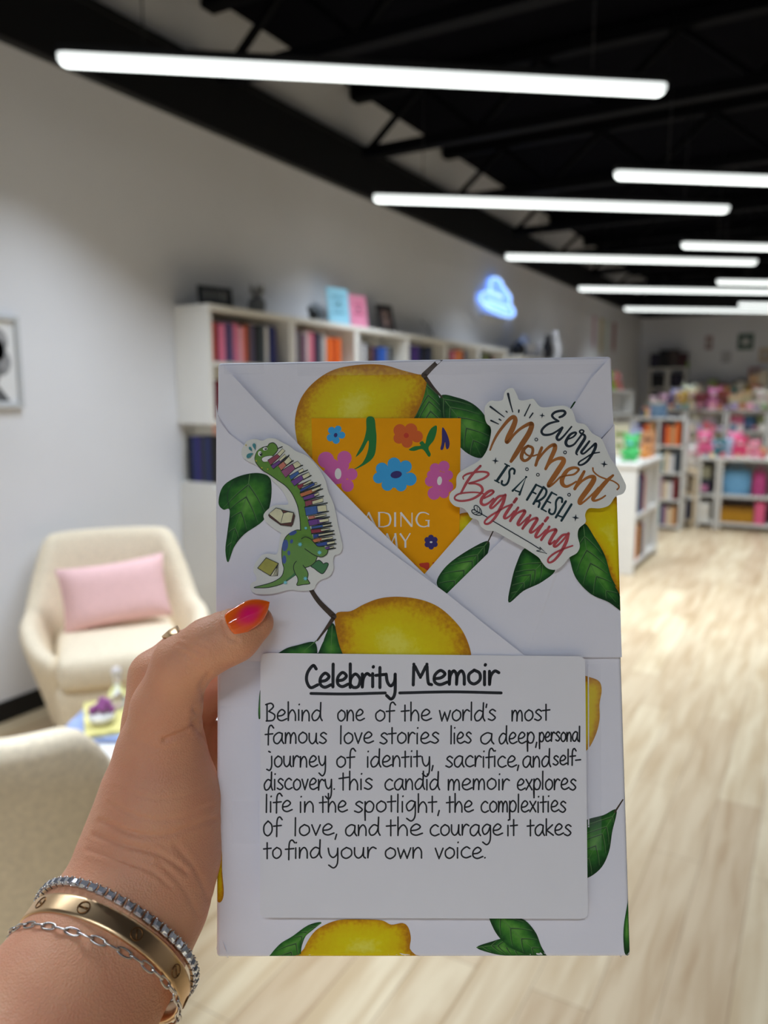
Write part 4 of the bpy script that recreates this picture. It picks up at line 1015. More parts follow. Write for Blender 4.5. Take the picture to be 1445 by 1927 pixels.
# --- print on the big left flap
fc = Face(.00373)
slab([(406, 762), (411, 790), (430, 815), (475, 850), (628, 957), (700, 1012), (760, 1057), (842, 1118), (920, 1181), (990, 1236), (700, 1245), (406, 1245)], .0034, .0037, wrap, '', None, into=fc)
leaf(fc, [(411, 946), (419, 916), (445, 898), (480, 890), (505, 896), (511, 915), (508, 950), (495, 980), (460, 1005), (440, 1030), (429, 1058), (424, 1035), (428, 1000), (432, 960), (420, 959)], [(470, 893), (462, 940), (440, 1000), (429, 1055)], c=(470, 940))
fc.line([(432, 958), (428, 930), (440, 905)], [1.5, 1.5, 1], vein_d)
leaf(fc, [(590, 1208), (560, 1214), (535, 1222), (518, 1240), (560, 1262), (595, 1250), (597, 1225)], [(596, 1205), (560, 1235)], nv=2)
leaf(fc, [(625, 1172), (605, 1205), (597, 1240), (620, 1262), (650, 1240), (640, 1205)], [(625, 1178), (622, 1240)], nv=2)
fc.rings([(632, 1155), (660, 1150), (685, 1137), (715, 1126), (750, 1123), (790, 1128), (825, 1142), (855, 1168), (875, 1196), (887, 1236), (880, 1275), (840, 1310), (770, 1325), (700, 1300), (650, 1240), (633, 1190)], lemon_m, c=(745, 1210))
fc.line([(582, 1105), (600, 1132), (628, 1160)], [8, 9, 11], stem_m); fc.line([(628, 1162), (612, 1185), (597, 1205)], [8, 5, 3], stem_m)
fc.line([(598, 1228), (605, 1205), (616, 1185)], [2, 8, 1], wrap)
fc.build('outer_flap', parcel)
# seam where the paper ends, right of the label, and clear tape pieces
slab([(1106, 1250), (1108, 1250), (1110, 1800), (1107, 1800)], .0, .00025, wrap, 'paper_seam', parcel)
tape = mat('clear_tape', (232, 232, 240), 0.12, alpha=0.03, spec=.6)
for poly, h in (([(558, 682), (1140, 672), (1133, 702), (560, 707)], .0002), ([(420, 684), (496, 684), (498, 702), (422, 704)], .0028), ([(1108, 1250), (1130, 1250), (1132, 1600), (1110, 1600)], .0003), ([(436, 1508), (486, 1508), (486, 1588), (438, 1588)], .0002), ([(416, 1258), (500, 1258), (500, 1330), (416, 1330)], .0003)):
    slab(poly, h, h+.00006, tape, 'clear_tape', parcel)

# ================================================================ THE ORANGE CARD tucked under the flaps
card_m = mat('orange_card', (250, 168, 2), .55, spec=.12, var=.02, scale=200)
kd = empty('bookmark_card', label='orange flowered card with white capitals tucked into the parcel flaps', cat='card'); kd.matrix_world = BM
slab([(586, 787), (867, 787), (865, 960), (863, 1062), (840, 1072), (797, 1100), (640, 1000), (588, 880)], .00025, .0004, card_m, 'card_stock', kd, follow=False)
CT = lambda p: (580+p[0]*.20761, 780+p[1]*.20761)
C_ = {k: mat('card_'+k, v, .5) for k, v in dict(blue=(52, 168, 232), indigo=(48, 34, 112), green=(8, 120, 44), pink=(222, 100, 176), orange=(222, 96, 12), red=(206, 50, 12), white=(244, 240, 236)).items()}
fc = Face(.00042, CT, follow=False)
def flower(pet, m, center, cm, fill=None):
    for x, y, r in pet: fc.disc((x, y), r, C_[m])
    if fill: fc.disc(fill[:2], fill[2], C_[m], fill[3] if len(fill) > 3 else None)
    fc.disc(center[:2], center[2], C_[cm], center[3], center[4])
flower([(212, 145, 33), (270, 132, 31), (303, 187, 32), (252, 233, 33), (200, 210, 33)], 'blue', (248, 187, 16, 20, 15), 'indigo', (248, 182, 40))
fc.poly([(530, 30), (595, 30), (612, 130), (618, 230), (600, 370), (520, 450), (400, 505), (490, 440), (540, 330), (545, 235), (490, 330), (435, 383), (440, 360), (500, 240), (525, 140)], C_['green'])
flower([(830, 145, 58), (930, 138, 58), (985, 200, 54), (895, 252, 50), (822, 215, 50)], 'orange', (888, 190, 23, 23, 0), 'red', (895, 190, 70))
fc.poly([(1160, 100), (1164, 150), (1140, 230), (1090, 300), (1110, 360), (1090, 382), (1035, 315), (960, 330), (912, 320), (960, 290), (1018, 282), (1008, 258), (1035, 240), (1060, 264), (1075, 200), (1110, 130)], C_['green'])
fc.poly([(1215, 118), (1255, 170), (1280, 250), (1275, 300), (1255, 315), (1245, 290), (1240, 250), (1225, 310), (1205, 322), (1198, 305), (1210, 250)], C_['indigo'])
flower([(160, 412, 74), (215, 470, 70), (328, 395, 65), (310, 460, 60), (392, 542, 54), (356, 645, 56), (200, 570, 85)], 'pink', (270, 537, 30, 50, 0), 'white', (270, 540, 90))
flower([(668, 492, 56), (778, 450, 60), (882, 472, 56), (922, 586, 60), (840, 645, 52), (718, 638, 54), (637, 575, 50)], 'blue', (797, 545, 52, 33, -10), 'indigo', (785, 555, 110))
flower([(1150, 490, 48), (1230, 470, 50), (1268, 550, 44), (1265, 655, 50), (1230, 715, 44), (1140, 715, 58), (1105, 605, 48), (1112, 545, 36)], 'pink', (1190, 601, 22, 40, 5), 'white', (1190, 600, 84))
flower([(1113+40*cos(a), 1157+42*sin(a), 25) for a in [pi/3*k+.5 for k in range(6)]], 'indigo', (1113, 1157, 12, 8, 0), 'white', (1113, 1157, 32))
fc.poly([(900, 1338), (945, 1342), (978, 1368), (990, 1405), (985, 1440), (930, 1410)], C_['red']); fc.poly([(1008, 1352), (1050, 1345), (1092, 1345), (1096, 1385), (1078, 1412), (1048, 1392), (1015, 1376)], C_['red']); fc.poly([(1125, 1345), (1150, 1340), (1140, 1360)], C_['red'])
fc.build('flower_print', kd)
fc = Face(.00044, CT, follow=False); w_ = C_['white']
def strokes(L, m=w_, smooth=False):
    for pts, w in L: fc.line(pts, w, m, smooth=smooth, cap=False)
strokes([([(490, 1015), (548, 888)], 9), ([(545, 886), (608, 1015)], 17), ([(510, 972), (590, 972)], 9)])
strokes([([(642, 890), (642, 1012)], 17), ([(632, 1018), (690, 1018)], 9), ([(632, 888), (690, 888)], 9)]); fc.line([(688, 889), (730, 905), (745, 950), (730, 1000), (685, 1017)], [9, 14, 18, 14, 9], w_)
strokes([([(787, 886), (787, 1018)], 17), ([(840, 1018), (840, 890)], 9), ([(836, 888), (938, 1014)], 18), ([(940, 1018), (940, 890)], 9)])
fc.line([(1092, 905), (1050, 888), (1005, 898), (980, 950), (1000, 1000), (1045, 1018), (1092, 1005)], [9, 10, 14, 18, 15, 10, 10], w_); strokes([([(1090, 1018), (1090, 962)], 15), ([(1062, 960), (1100, 960)], 8)])
strokes([([(690, 1205), (712, 1080)], 9), ([(712, 1078), (752, 1178)], 17), ([(748, 1180), (792, 1080)], 9), ([(788, 1076), (804, 1207)], 18)])
strokes([([(832, 1078), (882, 1152)], 16), ([(924, 1076), (880, 1150)], 10), ([(880, 1140), (880, 1208)], 17)])
fc.build('lettering', kd)

# ================================================================ WHITE LABEL with handwriting
label_m = mat('label_paper', (240, 238, 243), .55, alpha=.95, var=.01, scale=60)
lb = []
for (cx_, cy_, a0) in ((503, 1240, 180), (1088, 1246, 270), (1093, 1718, 0), (502, 1716, 90)):
    for k in range(7):
        a = radians(a0+15*k); lb.append((cx_+13*cos(a), cy_+11*sin(a)))
lab = slab(lb, .0041, .0042, label_m, 'paper_label', parcel); lab['label'] = 'white label with black handwriting'
ink_m = mat('pen_ink', (16, 15, 20), .35)
G = {
 'a': ([[(.85, .92), (.5, 1.0), (.1, .65), (.12, .15), (.45, .0), (.8, .45), (.86, .92), (.86, .92), (.84, .3), (1.0, .0)]], 1.08),
 'b': ([[(.1, 1.7), (.1, .0), (.1, .0), (.14, .6), (.5, .97), (.85, .6), (.72, .08), (.35, .0), (.12, .2)]], .95),
 'c': ([[(.8, .85), (.5, 1.0), (.12, .65), (.14, .2), (.48, .0), (.88, .15)]], .95),
 'd': ([[(.8, .85), (.45, .95), (.08, .5), (.2, .03), (.55, .1), (.82, .6), (.88, 1.65), (.88, 1.65), (.85, .4), (1.0, .0)]], 1.08),
 'e': ([[(.1, .42), (.55, .5), (.8, .78), (.5, 1.02), (.15, .68), (.14, .2), (.48, .0), (.95, .18)]], 1.0),
 'f': ([[(.78, 1.45), (.55, 1.7), (.32, 1.35), (.28, -.1)], [(0, .85), (.7, .92)]], .72),
 'g': ([[(.8, .9), (.45, 1.0), (.1, .6), (.25, .1), (.6, .3), (.82, .9), (.82, .9), (.8, -.4), (.5, -.85), (.12, -.62)]], .98),
 'h': ([[(.1, 1.7), (.1, 0), (.1, 0), (.16, .58), (.48, .97), (.74, .6), (.76, 0)]], .92),
 'i': ([[(.14, .95), (.14, 0)], [(.18, 1.42), (.2, 1.46)]], .38),
 'J': ([[(.5, 1.0), (.5, .1), (.3, -.28), (0, -.2)], [(.2, 1.45), (.36, 1.38)]], .72),
 'k': ([[(.1, 1.5), (.1, 0)], [(.72, .95), (.14, .45), (.14, .45), (.8, 0)]], .88),
 'l': ([[(.12, 1.65), (.1, 0)]], .34),
 'm': ([[(.08, .95), (.08, 0), (.08, 0), (.14, .62), (.36, .97), (.54, .68), (.54, 0), (.54, 0), (.6, .62), (.84, .97), (1.02, .68), (1.04, 0)]], 1.22),
 'n': ([[(.08, .95), (.08, 0), (.08, 0), (.16, .62), (.46, .97), (.7, .65), (.72, 0)]], .92),
 'o': ([[(.46, 1.0), (.12, .68), (.14, .2), (.46, 0), (.82, .3), (.8, .78), (.46, 1.0)]], .98),
 'p': ([[(.1, .95), (.1, -.75), (.1, -.75), (.1, .55), (.46, 1.0), (.8, .65), (.66, .1), (.32, .0), (.12, .2)]], .95),
 'r': ([[(.08, .95), (.08, 0), (.08, 0), (.16, .62), (.42, .97), (.68, .85)]], .74),
 's': ([[(.7, .85), (.42, 1.0), (.16, .76), (.46, .5), (.68, .24), (.4, 0), (.05, .12)]], .82),
 't': ([[(.32, 1.45), (.32, 0)], [(0, .88), (.68, .95)]], .74),
 'u': ([[(.08, .95), (.1, .3), (.36, .0), (.66, .3), (.74, .95), (.74, .95), (.74, .2), (.88, 0)]], .98),
 'v': ([[(.05, .95), (.36, 0), (.36, 0), (.7, .95)]], .8),
 'w': ([[(.05, .95), (.26, 0), (.26, 0), (.52, .8), (.52, .8), (.76, 0), (.76, 0), (1.04, .95)]], 1.14),
 'x': ([[(.05, .95), (.7, 0)], [(.7, .95), (.05, 0)]], .82),
 'y': ([[(.06, .95), (.16, .38), (.42, .1), (.7, .4), (.76, .95), (.76, .95), (.74, -.4), (.46, -.85), (.1, -.6)]], .94),
 'B': ([[(.12, 1.55), (.12, 0)], [(.0, 1.5), (.5, 1.62), (.7, 1.3), (.28, .88), (.28, .88), (.82, .55), (.68, .08), (.05, .0)]], .98),
 'T': ([[(.34, 1.55), (.34, 0)], [(0, 1.05), (.8, 1.18)]], .8),
 'O': ([[(.5, 1.35), (.14, .9), (.16, .25), (.5, 0), (.84, .4), (.82, 1.0), (.5, 1.35)]], 1.0),
 'C': ([[(.86, 1.35), (.62, 1.6), (.2, 1.1), (.12, .5), (.42, 0), (.98, .2)]], 1.05),
 'M': ([[(.12, 0), (.16, 1.5), (.16, 1.5), (.58, .55), (.58, .55), (1.0, 1.5), (1.0, 1.5), (1.08, .2), (1.3, .02)]], 1.36),
 ',': ([[(.15, .12), (.04, -.34)]], .3), '.': ([[(.12, .03), (.14, .05)]], .28), "'": ([[(.1, 1.5), (.04, 1.2)]], .2), '-': ([[(0, .5), (.62, .56)]], .68)}
fc = Face(.00422, follow=False); fc.hold = True
def write(word, x0, x1, base, xh, w, slope=0.0):
    adv = sum(G[c_][1] for c_ in word); k = (x1-x0)/(adv-.08); a = 0
    for n_, c_ in enumerate(word):
        jit = ((n_*37) % 7-3)*.012
        for st in G[c_][0]:
            fc.line([(x0+(a+px)*k, base+slope*(a+px)*k-(py+jit)*xh) for px, py in st], w, ink_m, seg=5)
        a += G[c_][1]
LINES = [
 (1356, 20.5, [('Behind', 500, 606), ('one', 634, 685), ('of', 705, 741), ('the', 755, 811), ("world's", 826, 933), ('most', 962, 1034)]),
 (1399, 20.5, [('famous', 499, 615), ('love', 639, 702), ('stories', 714, 826), ('lies', 847, 887), ('a', 903, 929), ('deep,', 938, 1011), ('personal', 1014, 1092)]),
 (1443, 20.5, [('Journey', 502, 614), ('of', 632, 666), ('identity,', 689, 816), ('sacrifice,', 838, 977), ('and', 983, 1036), ('self-', 1040, 1092)]),
 (1486, 20.5, [('discovery.', 496, 630), ('This', 638, 701), ('candid', 723, 827), ('memoir', 842, 958), ('explores', 972, 1084)]),
 (1528, 20.5, [('life', 499, 549), ('in', 562, 592), ('the', 601, 653), ('spotlight,', 666, 828), ('the', 840, 890), ('complexities', 904, 1065)]),
 (1572, 20.5, [('Of', 494, 528), ('love,', 553, 635), ('and', 649, 715), ('the', 727, 794), ('courage', 808, 945), ('it', 953, 973), ('takes', 992, 1075)]),
 (1615, 20.5, [('to', 496, 530), ('find', 537, 605), ('your', 616, 707), ('own', 723, 796), ('voice.', 818, 914)])]
for base, xh, words in LINES:
    for wd, x0, x1 in words:
        s_ = .85 if wd in ('personal', 'self-') else 1
        write(wd, x0, x1, base-(4 if s_ < 1 else 0), xh*s_, 3.0)
write('Celebrity', 574, 746, 1293, 26, 6.0); write('Memoir', 774, 938, 1288, 26, 6.0)
fc.line([(585, 1305), (650, 1306), (725, 1304)], 5.5, ink_m); fc.line([(752, 1304), (850, 1302), (943, 1304)], 5.5, ink_m)
fc.build('handwriting', lab)
# ================================================================ QUOTE STICKER (upper right)
def holo(name, rgb, rough=.16):
    """glossy vinyl with a faint rainbow that shifts with the direction it is seen from (thin film)"""
    m = bpy.data.materials.new(name); m.use_nodes = True; b = m.node_tree.nodes['Principled BSDF']
    b.inputs['Base Color'].default_value = (*lin(rgb), 1); b.inputs['Roughness'].default_value = .45
    b.inputs['Coat Weight'].default_value = .8; b.inputs['Coat Roughness'].default_value = rough
    if 'Thin Film Thickness' in b.inputs: b.inputs['Thin Film Thickness'].default_value = 420
    return m
vinyl = holo('sticker_vinyl', (238, 237, 236), .12)
KT = lambda ox, oy, s: (lambda p: (ox+p[0]*s, oy+p[1]*s))
s1 = 160/1445
K1, K2, K3, K4 = KT(900, 720, s1), KT(1020, 760, s1), KT(840, 860, s1), KT(960, 920, s1); KC = KT(780, 660, .29066)
out = [(455, 430), (455, 365), (490, 325), (530, 326), (570, 318), (582, 270), (605, 246), (640, 246), (662, 285), (680, 320), (730, 318), (770, 312), (800, 350), (840, 368), (950, 355), (1010, 375), (1032, 415), (1050, 465), (1105, 478), (1150, 535), (1210, 570), (1240, 635), (1270, 700), (1310, 755), (1350, 830), (1369, 880), (1350, 925), (1300, 945), (1260, 1000), (1200, 1020), (1130, 1020), (1104, 1060), (1108, 1110), (1065, 1150), (1056, 1200), (1070, 1265), (1050, 1310), (1000, 1340), (960, 1390), (910, 1418), (860, 1408), (825, 1370), (805, 1340), (760, 1308), (700, 1270), (600, 1215), (520, 1170), (470, 1165), (425, 1135), (410, 1098), (365, 1082), (345, 1050), (315, 1020), (260, 1005), (226, 965), (232, 920), (268, 885), (272, 820), (300, 780), (370, 740), (430, 700), (470, 640), (490, 565), (495, 500), (468, 470)]
st1 = slab([KC(p) for p in out], .0043, .0046, vinyl, 'quote_sticker', parcel, smooth=True, follow=False); st1['label'] = 'white die cut sticker with brush lettering'
navy = mat('sticker_navy', (24, 38, 50), .35); gold = mat('sticker_bronze', (170, 104, 42), .35, var=.2, scale=90); rose = mat('sticker_rose', (190, 78, 84), .35, var=.15, scale=90); teal_ = mat('sticker_teal', (20, 52, 60), .35, var=.4, scale=120)
class SF(Face):
    def __init__(s): super().__init__(.00462, None, False)
    def st(s, T, pts, w, m, **k):
        s.T = T; ws = [q*s1 for q in w] if hasattr(w, '__len__') else w*s1
        if m.name == 'sticker_bronze': ws = [q*1.1 for q in ws] if isinstance(ws, list) else ws*1.1
        # the widths are given in crop pixels; the points are converted here so that both share one scale
        P = [T(p) for p in pts]; s.T = lambda p: p; s.line(P, ws, m, **k)
fc = SF()
def star(T, x, y, r, m=navy):
    pts = []
    for k in range(8):
        a = pi/4*k+.12; q = r if k % 2 == 0 else r*.3; pts.append(T((x+q*cos(a), y+q*sin(a))))
    fc.T = lambda p: p; fc.poly(pts, m, smooth=False)
def ring(T, x, y, r, m=navy): fc.st(T, [(x+r*cos(2*pi*k/14), y+r*sin(2*pi*k/14)) for k in range(14)], 14, m, closed=True, smooth=False)
# Every
fc.st(K2, [(295, 228), (350, 205), (392, 160), (370, 122), (300, 120), (215, 145), (170, 195), (200, 245), (280, 295)], [38, 44, 46, 44, 42, 42, 42, 38, 34], navy)
fc.st(K2, [(280, 295), (200, 310), (100, 345), (20, 410), (-10, 470), (20, 520), (90, 528), (170, 510), (250, 465), (340, 405)], [34, 36, 40, 42, 42, 42, 40, 36, 32, 40], navy)
fc.st(K2, [(342, 405), (300, 480), (252, 560), (262, 605), (295, 610), (360, 555), (440, 460), (500, 388)], [46, 50, 50, 46, 40, 34, 30, 28], navy)
fc.st(K2, [(430, 605), (530, 560), (578, 500), (545, 488), (470, 530), (405, 640), (420, 705), (470, 720), (540, 690), (600, 620), (690, 500)], [26, 30, 34, 36, 44, 52, 48, 40, 34, 32, 36], navy)
fc.st(K2, [(690, 500), (708, 462), (670, 442), (636, 468), (664, 505), (720, 535), (722, 590), (660, 690), (600, 785), (580, 840), (600, 866)], [28, 26, 26, 28, 32, 42, 52, 54, 48, 38, 22], navy)
fc.st(K2, [(802, 636), (720, 745), (668, 815), (685, 846), (730, 830), (830, 740), (905, 678), (908, 730), (870, 820), (780, 960), (690, 1030), (625, 1035), (630, 990), (720, 930), (850, 850), (975, 824)], [36, 44, 46, 38, 32, 32, 44, 52, 50, 40, 34, 32, 28, 26, 26, 22], navy)
# Moment
fc.st(K1, [(200, 1145), (240, 1040), (310, 900), (400, 770), (510, 640), (595, 583), (628, 640), (585, 770), (510, 920), (480, 1000), (510, 1005), (600, 890), (720, 780), (870, 700), (908, 725), (860, 860), (740, 1050), (620, 1240), (555, 1340)], [28, 34, 42, 46, 54, 62, 74, 84, 80, 62, 44, 40, 44, 60, 76, 84, 84, 70, 48], gold)
fc.st(K1, [(845, 1075), (785, 1120), (745, 1200), (735, 1280), (785, 1328), (860, 1290), (918, 1200), (918, 1110), (845, 1075)], [40, 52, 60, 56, 44, 44, 46, 44, 40], gold)
fc.st(K1, [(775, 1110), (790, 1190), (850, 1240), (930, 1245), (1000, 1225)], [28, 28, 28, 26, 24], gold)
fc.st(K1, [(1078, 1105), (1030, 1230), (975, 1405)], [44, 50, 46], gold)
fc.st(K2, [(-105, 1030), (-60, 940), (30, 820), (130, 725), (210, 700), (215, 770), (150, 920), (60, 1105)], [36, 34, 38, 46, 62, 70, 66, 44], gold)
fc.st(K2, [(60, 1105), (140, 1000), (250, 935), (345, 930), (362, 985), (280, 1120), (180, 1270), (110, 1370), (125, 1400), (210, 1340), (310, 1240)], [34, 36, 46, 64, 78, 84, 80, 60, 40, 30, 26], gold)
fc.st(K2, [(310, 1245), (420, 1218), (545, 1195), (622, 1115), (545, 1085), (430, 1130), (345, 1260), (345, 1360), (410, 1405), (500, 1370), (580, 1320)], [22, 26, 30, 36, 42, 58, 74, 66, 44, 32, 26], gold)
fc.st(K2, [(715, 1150), (640, 1290), (555, 1445)], [44, 58, 48], gold)
fc.st(K2, [(560, 1440), (670, 1320), (790, 1245), (875, 1245), (870, 1310), (780, 1450), (650, 1630), (640, 1695), (700, 1670), (850, 1540), (960, 1420)], [32, 34, 46, 68, 80, 84, 76, 48, 32, 28, 26], gold)
fc.st(K2, [(1205, 1215), (1080, 1330), (940, 1500), (865, 1610), (900, 1645), (1000, 1610), (1075, 1560)], [36, 66, 74, 62, 36, 28, 24], gold)
fc.st(K2, [(862, 1090), (875, 1150), (960, 1225), (1080, 1275), (1200, 1310), (1290, 1370), (1305, 1420), (1275, 1455)], [26, 24, 24, 26, 22, 22, 22, 26], gold)
# IS A FRESH
fc.st(K3, [(1032, 150), (858, 405)], 46, teal_); fc.st(K3, [(992, 116), (1070, 155)], 24, teal_); fc.st(K3, [(820, 396), (895, 436)], 24, teal_)
fc.st(K3, [(1150, 285), (1158, 225), (1115, 195), (1070, 240), (1070, 340), (1040, 440), (985, 480), (938, 452), (945, 408)], 36, teal_)
fc.st(K3, [(1125, 575), (1355, 340), (1355, 340), (1240, 640)], 38, teal_, smooth=False); fc.st(K3, [(1170, 570), (1260, 600)], 26, teal_)
fc.st(K4, [(440, -70), (285, 185)], 40, teal_); fc.st(K4, [(440, -70), (555, -18)], 28, teal_); fc.st(K4, [(370, 48), (435, 82)], 28, teal_)
fc.st(K4, [(565, -30), (395, 255)], 40, teal_); fc.st(K4, [(565, -30), (615, 30), (590, 120), (510, 190), (440, 212)], 38, teal_); fc.st(K4, [(470, 205), (500, 240), (482, 308)], 36, teal_)
fc.st(K4, [(705, 62), (535, 340)], 40, teal_); fc.st(K4, [(705, 62), (788, 104)], 26, teal_); fc.st(K4, [(622, 206), (685, 236)], 26, teal_); fc.st(K4, [(535, 340), (612, 385)], 26, teal_)
fc.st(K4, [(880, 225), (880, 165), (825, 150), (778, 220), (775, 330), (750, 410), (700, 430), (660, 395), (668, 350)], 36, teal_)
fc.st(K4, [(945, 212), (775, 485)], 40, teal_); fc.st(K4, [(1040, 265), (870, 540)], 40, teal_); fc.st(K4, [(820, 456), (888, 480)], 26, teal_)
# Beginning
fc.st(K3, [(290, 378), (285, 335), (350, 290), (470, 262), (600, 250), (695, 265), (710, 305), (630, 365), (500, 415), (380, 450), (500, 455), (590, 500), (610, 575), (550, 650), (420, 720), (260, 748), (155, 725), (145, 675), (220, 625), (390, 602), (540, 605), (650, 630)], [22, 28, 34, 34, 34, 38, 40, 38, 32, 28, 32, 42, 46, 44, 38, 34, 32, 32, 30, 28, 26, 22], rose)
fc.st(K3, [(578, 152), (450, 285), (340, 440), (245, 620)], [40, 44, 48, 36], rose)
fc.st(K3, [(640, 700), (740, 650), (800, 595), (765, 570), (690, 605), (605, 700), (590, 780), (640, 815), (720, 780), (800, 705)], [30, 34, 38, 44, 50, 56, 52, 42, 34, 30], rose)
fc.st(K3, [(975, 655), (880, 680), (780, 790), (745, 850), (780, 865), (870, 785), (1000, 645)], [40, 44, 50, 46, 38, 34, 36], rose)
fc.st(K3, [(1000, 645), (965, 770), (890, 920), (810, 1050), (720, 1130), (655, 1130), (660, 1080), (750, 1000), (890, 915), (1000, 850), (1110, 810)], [48, 56, 56, 46, 38, 34, 32, 34, 34, 30, 34], rose)
fc.st(K3, [(1112, 810), (1030, 930), (982, 1015), (1005, 1045), (1080, 1000), (1150, 920)], [46, 54, 50, 36, 30, 28], rose); fc.st(K3, [(1190, 708), (1148, 768)], 50, rose)
fc.st(K4, [(135, 318), (65, 430), (0, 545)], [40, 52, 44], rose); fc.st(K4, [(0, 545), (110, 420), (225, 370), (245, 400), (180, 500), (130, 590), (155, 615), (220, 560), (300, 480)], [34, 34, 46, 56, 56, 52, 38, 30, 26], rose)
fc.st(K4, [(342, 447), (280, 560), (210, 675)], [40, 52, 44], rose); fc.st(K4, [(212, 670), (330, 545), (430, 498), (455, 525), (390, 630), (340, 720), (365, 742), (440, 690), (510, 620)], [34, 34, 46, 56, 56, 52, 38, 30, 26], rose)
fc.st(K4, [(555, 592), (480, 705), (432, 800), (458, 825), (520, 785), (600, 700)], [46, 54, 50, 36, 30, 26], rose); fc.st(K4, [(638, 488), (592, 548)], 48, rose)
fc.st(K4, [(665, 642), (600, 750), (527, 868)], [40, 52, 44], rose); fc.st(K4, [(530, 862), (640, 735), (750, 692), (775, 715), (712, 820), (665, 915), (690, 935), (760, 880)], [34, 34, 46, 56, 56, 52, 38, 28], rose)
fc.st(K4, [(975, 770), (885, 792), (785, 900), (742, 965), (780, 978), (870, 900), (990, 758)], [38, 44, 50, 46, 38, 34, 36], rose)
fc.st(K4, [(990, 758), (960, 880), (900, 1005), (830, 1120), (745, 1215), (675, 1252), (640, 1230), (660, 1170), (760, 1090), (900, 1022), (1060, 966)], [48, 56, 56, 46, 40, 34, 32, 32, 34, 32, 26], rose)
# arrow, sparkles, rings, rays
fc.st(K3, [(600, 972), (690, 1022)], 16, navy); fc.st(K3, [(790, 1088), (1080, 1258), (1445, 1472)], 16, navy); fc.st(K4, [(360, 930), (500, 1020)], 16, navy)
fc.st(K4, [(500, 990), (615, 1098), (450, 1052), (520, 1035)], 16, navy, closed=True, smooth=False)
fc.st(K3, [(604, 968), (580, 890), (520, 828), (475, 832), (475, 880), (520, 930), (600, 968)], 16, navy); fc.st(K3, [(606, 978), (540, 992), (455, 960), (430, 915), (460, 895), (520, 925), (604, 972)], 16, navy)
fc.st(K3, [(520, 850), (528, 915)], 10, navy); fc.st(K3, [(560, 885), (570, 940)], 10, navy); fc.st(K3, [(460, 945), (520, 935)], 10, navy); fc.st(K3, [(500, 975), (560, 950)], 10, navy)
for T, x, y, r in ((K1, 1085, 560, 50), (K1, 290, 1330, 62), (K2, 1055, 1025, 64), (K4, 1110, 490, 64)): star(T, x, y, r)
for T, x, y in ((K1, 985, 968), (K2, 390, 825), (K3, 1368, 208), (K4, 470, -240), (K4, 1000, 100)): ring(T, x, y, 24)
for pts, w in (([(205, 410), (440, 585)], (34, 14)), ([(215, 645), (345, 705)], (30, 16)), ([(355, 622), (385, 640)], (26, 20)), ([(470, 485), (490, 503)], (20, 20)), ([(505, 190), (540, 340), (585, 498)], (40, 26, 18)), ([(690, 468), (686, 505)], (28, 22)), ([(880, 370), (785, 565)], (18, 22)), ([(925, 520), (870, 598)], (26, 20))): fc.st(K1, pts, w, navy)
fc.build('lettering', st1)

# ================================================================ DINOSAUR STICKER (left)
D1, D2, D3, DC = KT(450, 820, 150/1445), KT(540, 860, 120/1156), KT(460, 980, 200/1445), KT(400, 660, .34602)
out = [(170, 515), (190, 490), (230, 480), (268, 490), (300, 477), (340, 478), (380, 500), (420, 520), (450, 545), (500, 565), (545, 600), (590, 660), (615, 710), (630, 770), (655, 825), (668, 875), (682, 950), (695, 1010), (706, 1060), (696, 1100), (662, 1115), (655, 1150), (658, 1185), (635, 1228), (590, 1245), (565, 1268), (545, 1300), (480, 1306), (420, 1300), (360, 1315), (300, 1325), (230, 1320), (204, 1290), (212, 1262), (235, 1252), (238, 1230), (222, 1200), (230, 1160), (268, 1112), (308, 1104), (345, 1108), (358, 1080), (366, 1015), (372, 990), (340, 972), (290, 930), (278, 890), (320, 848), (362, 838), (400, 838), (412, 825), (380, 762), (330, 710), (270, 650), (232, 620), (190, 600), (160, 570), (158, 540)]
vinyl2 = holo('glitter_vinyl', (232, 230, 228), .2)
st2 = slab([DC(p) for p in out], .0043, .0046, vinyl2, 'dinosaur_sticker', parcel, smooth=True, follow=False); st2['label'] = 'die cut sticker of a green long necked dinosaur carrying books'
dg = ramp_mat('dino_green', [(0, (104, 150, 62)), (.5, (120, 168, 72)), (1, (146, 190, 100))], nstr=.3, nscale=500, big=120, coat=.5)
dg2 = mat('dino_dark_green', (48, 118, 52), .4, coat=.5); dn_ = mat('dino_outline', (24, 30, 24), .4); db = mat('dino_spot', (58, 84, 156), .4, coat=.5)
cyan = mat('glitter_cyan', (120, 214, 226), .3, coat=.6); wht = mat('sticker_white', (240, 240, 238), .4)
class DF(Face):
    def __init__(s): super().__init__(.00462, None, False)
    def P(s, T, pts, m, smooth=True, ol=1.4):
        Q = [T(p) for p in pts]; s.T = lambda p: p; s.poly(Q, m, smooth=smooth)
        if ol: s.line(Q, ol, dn_, smooth=smooth, closed=True, seg=5)
    def Ln(s, T, pts, w=1.4, m=dn_): s.T = lambda p: p; s.line([T(p) for p in pts], w, m)
    def E(s, T, x, y, rx, ry, m, rot=0):
        c = T((x, y)); k = T((x+1, y))[0]-c[0]; s.T = lambda p: p; s.disc(c, rx*k, m, ry*k, rot)
fc = DF()
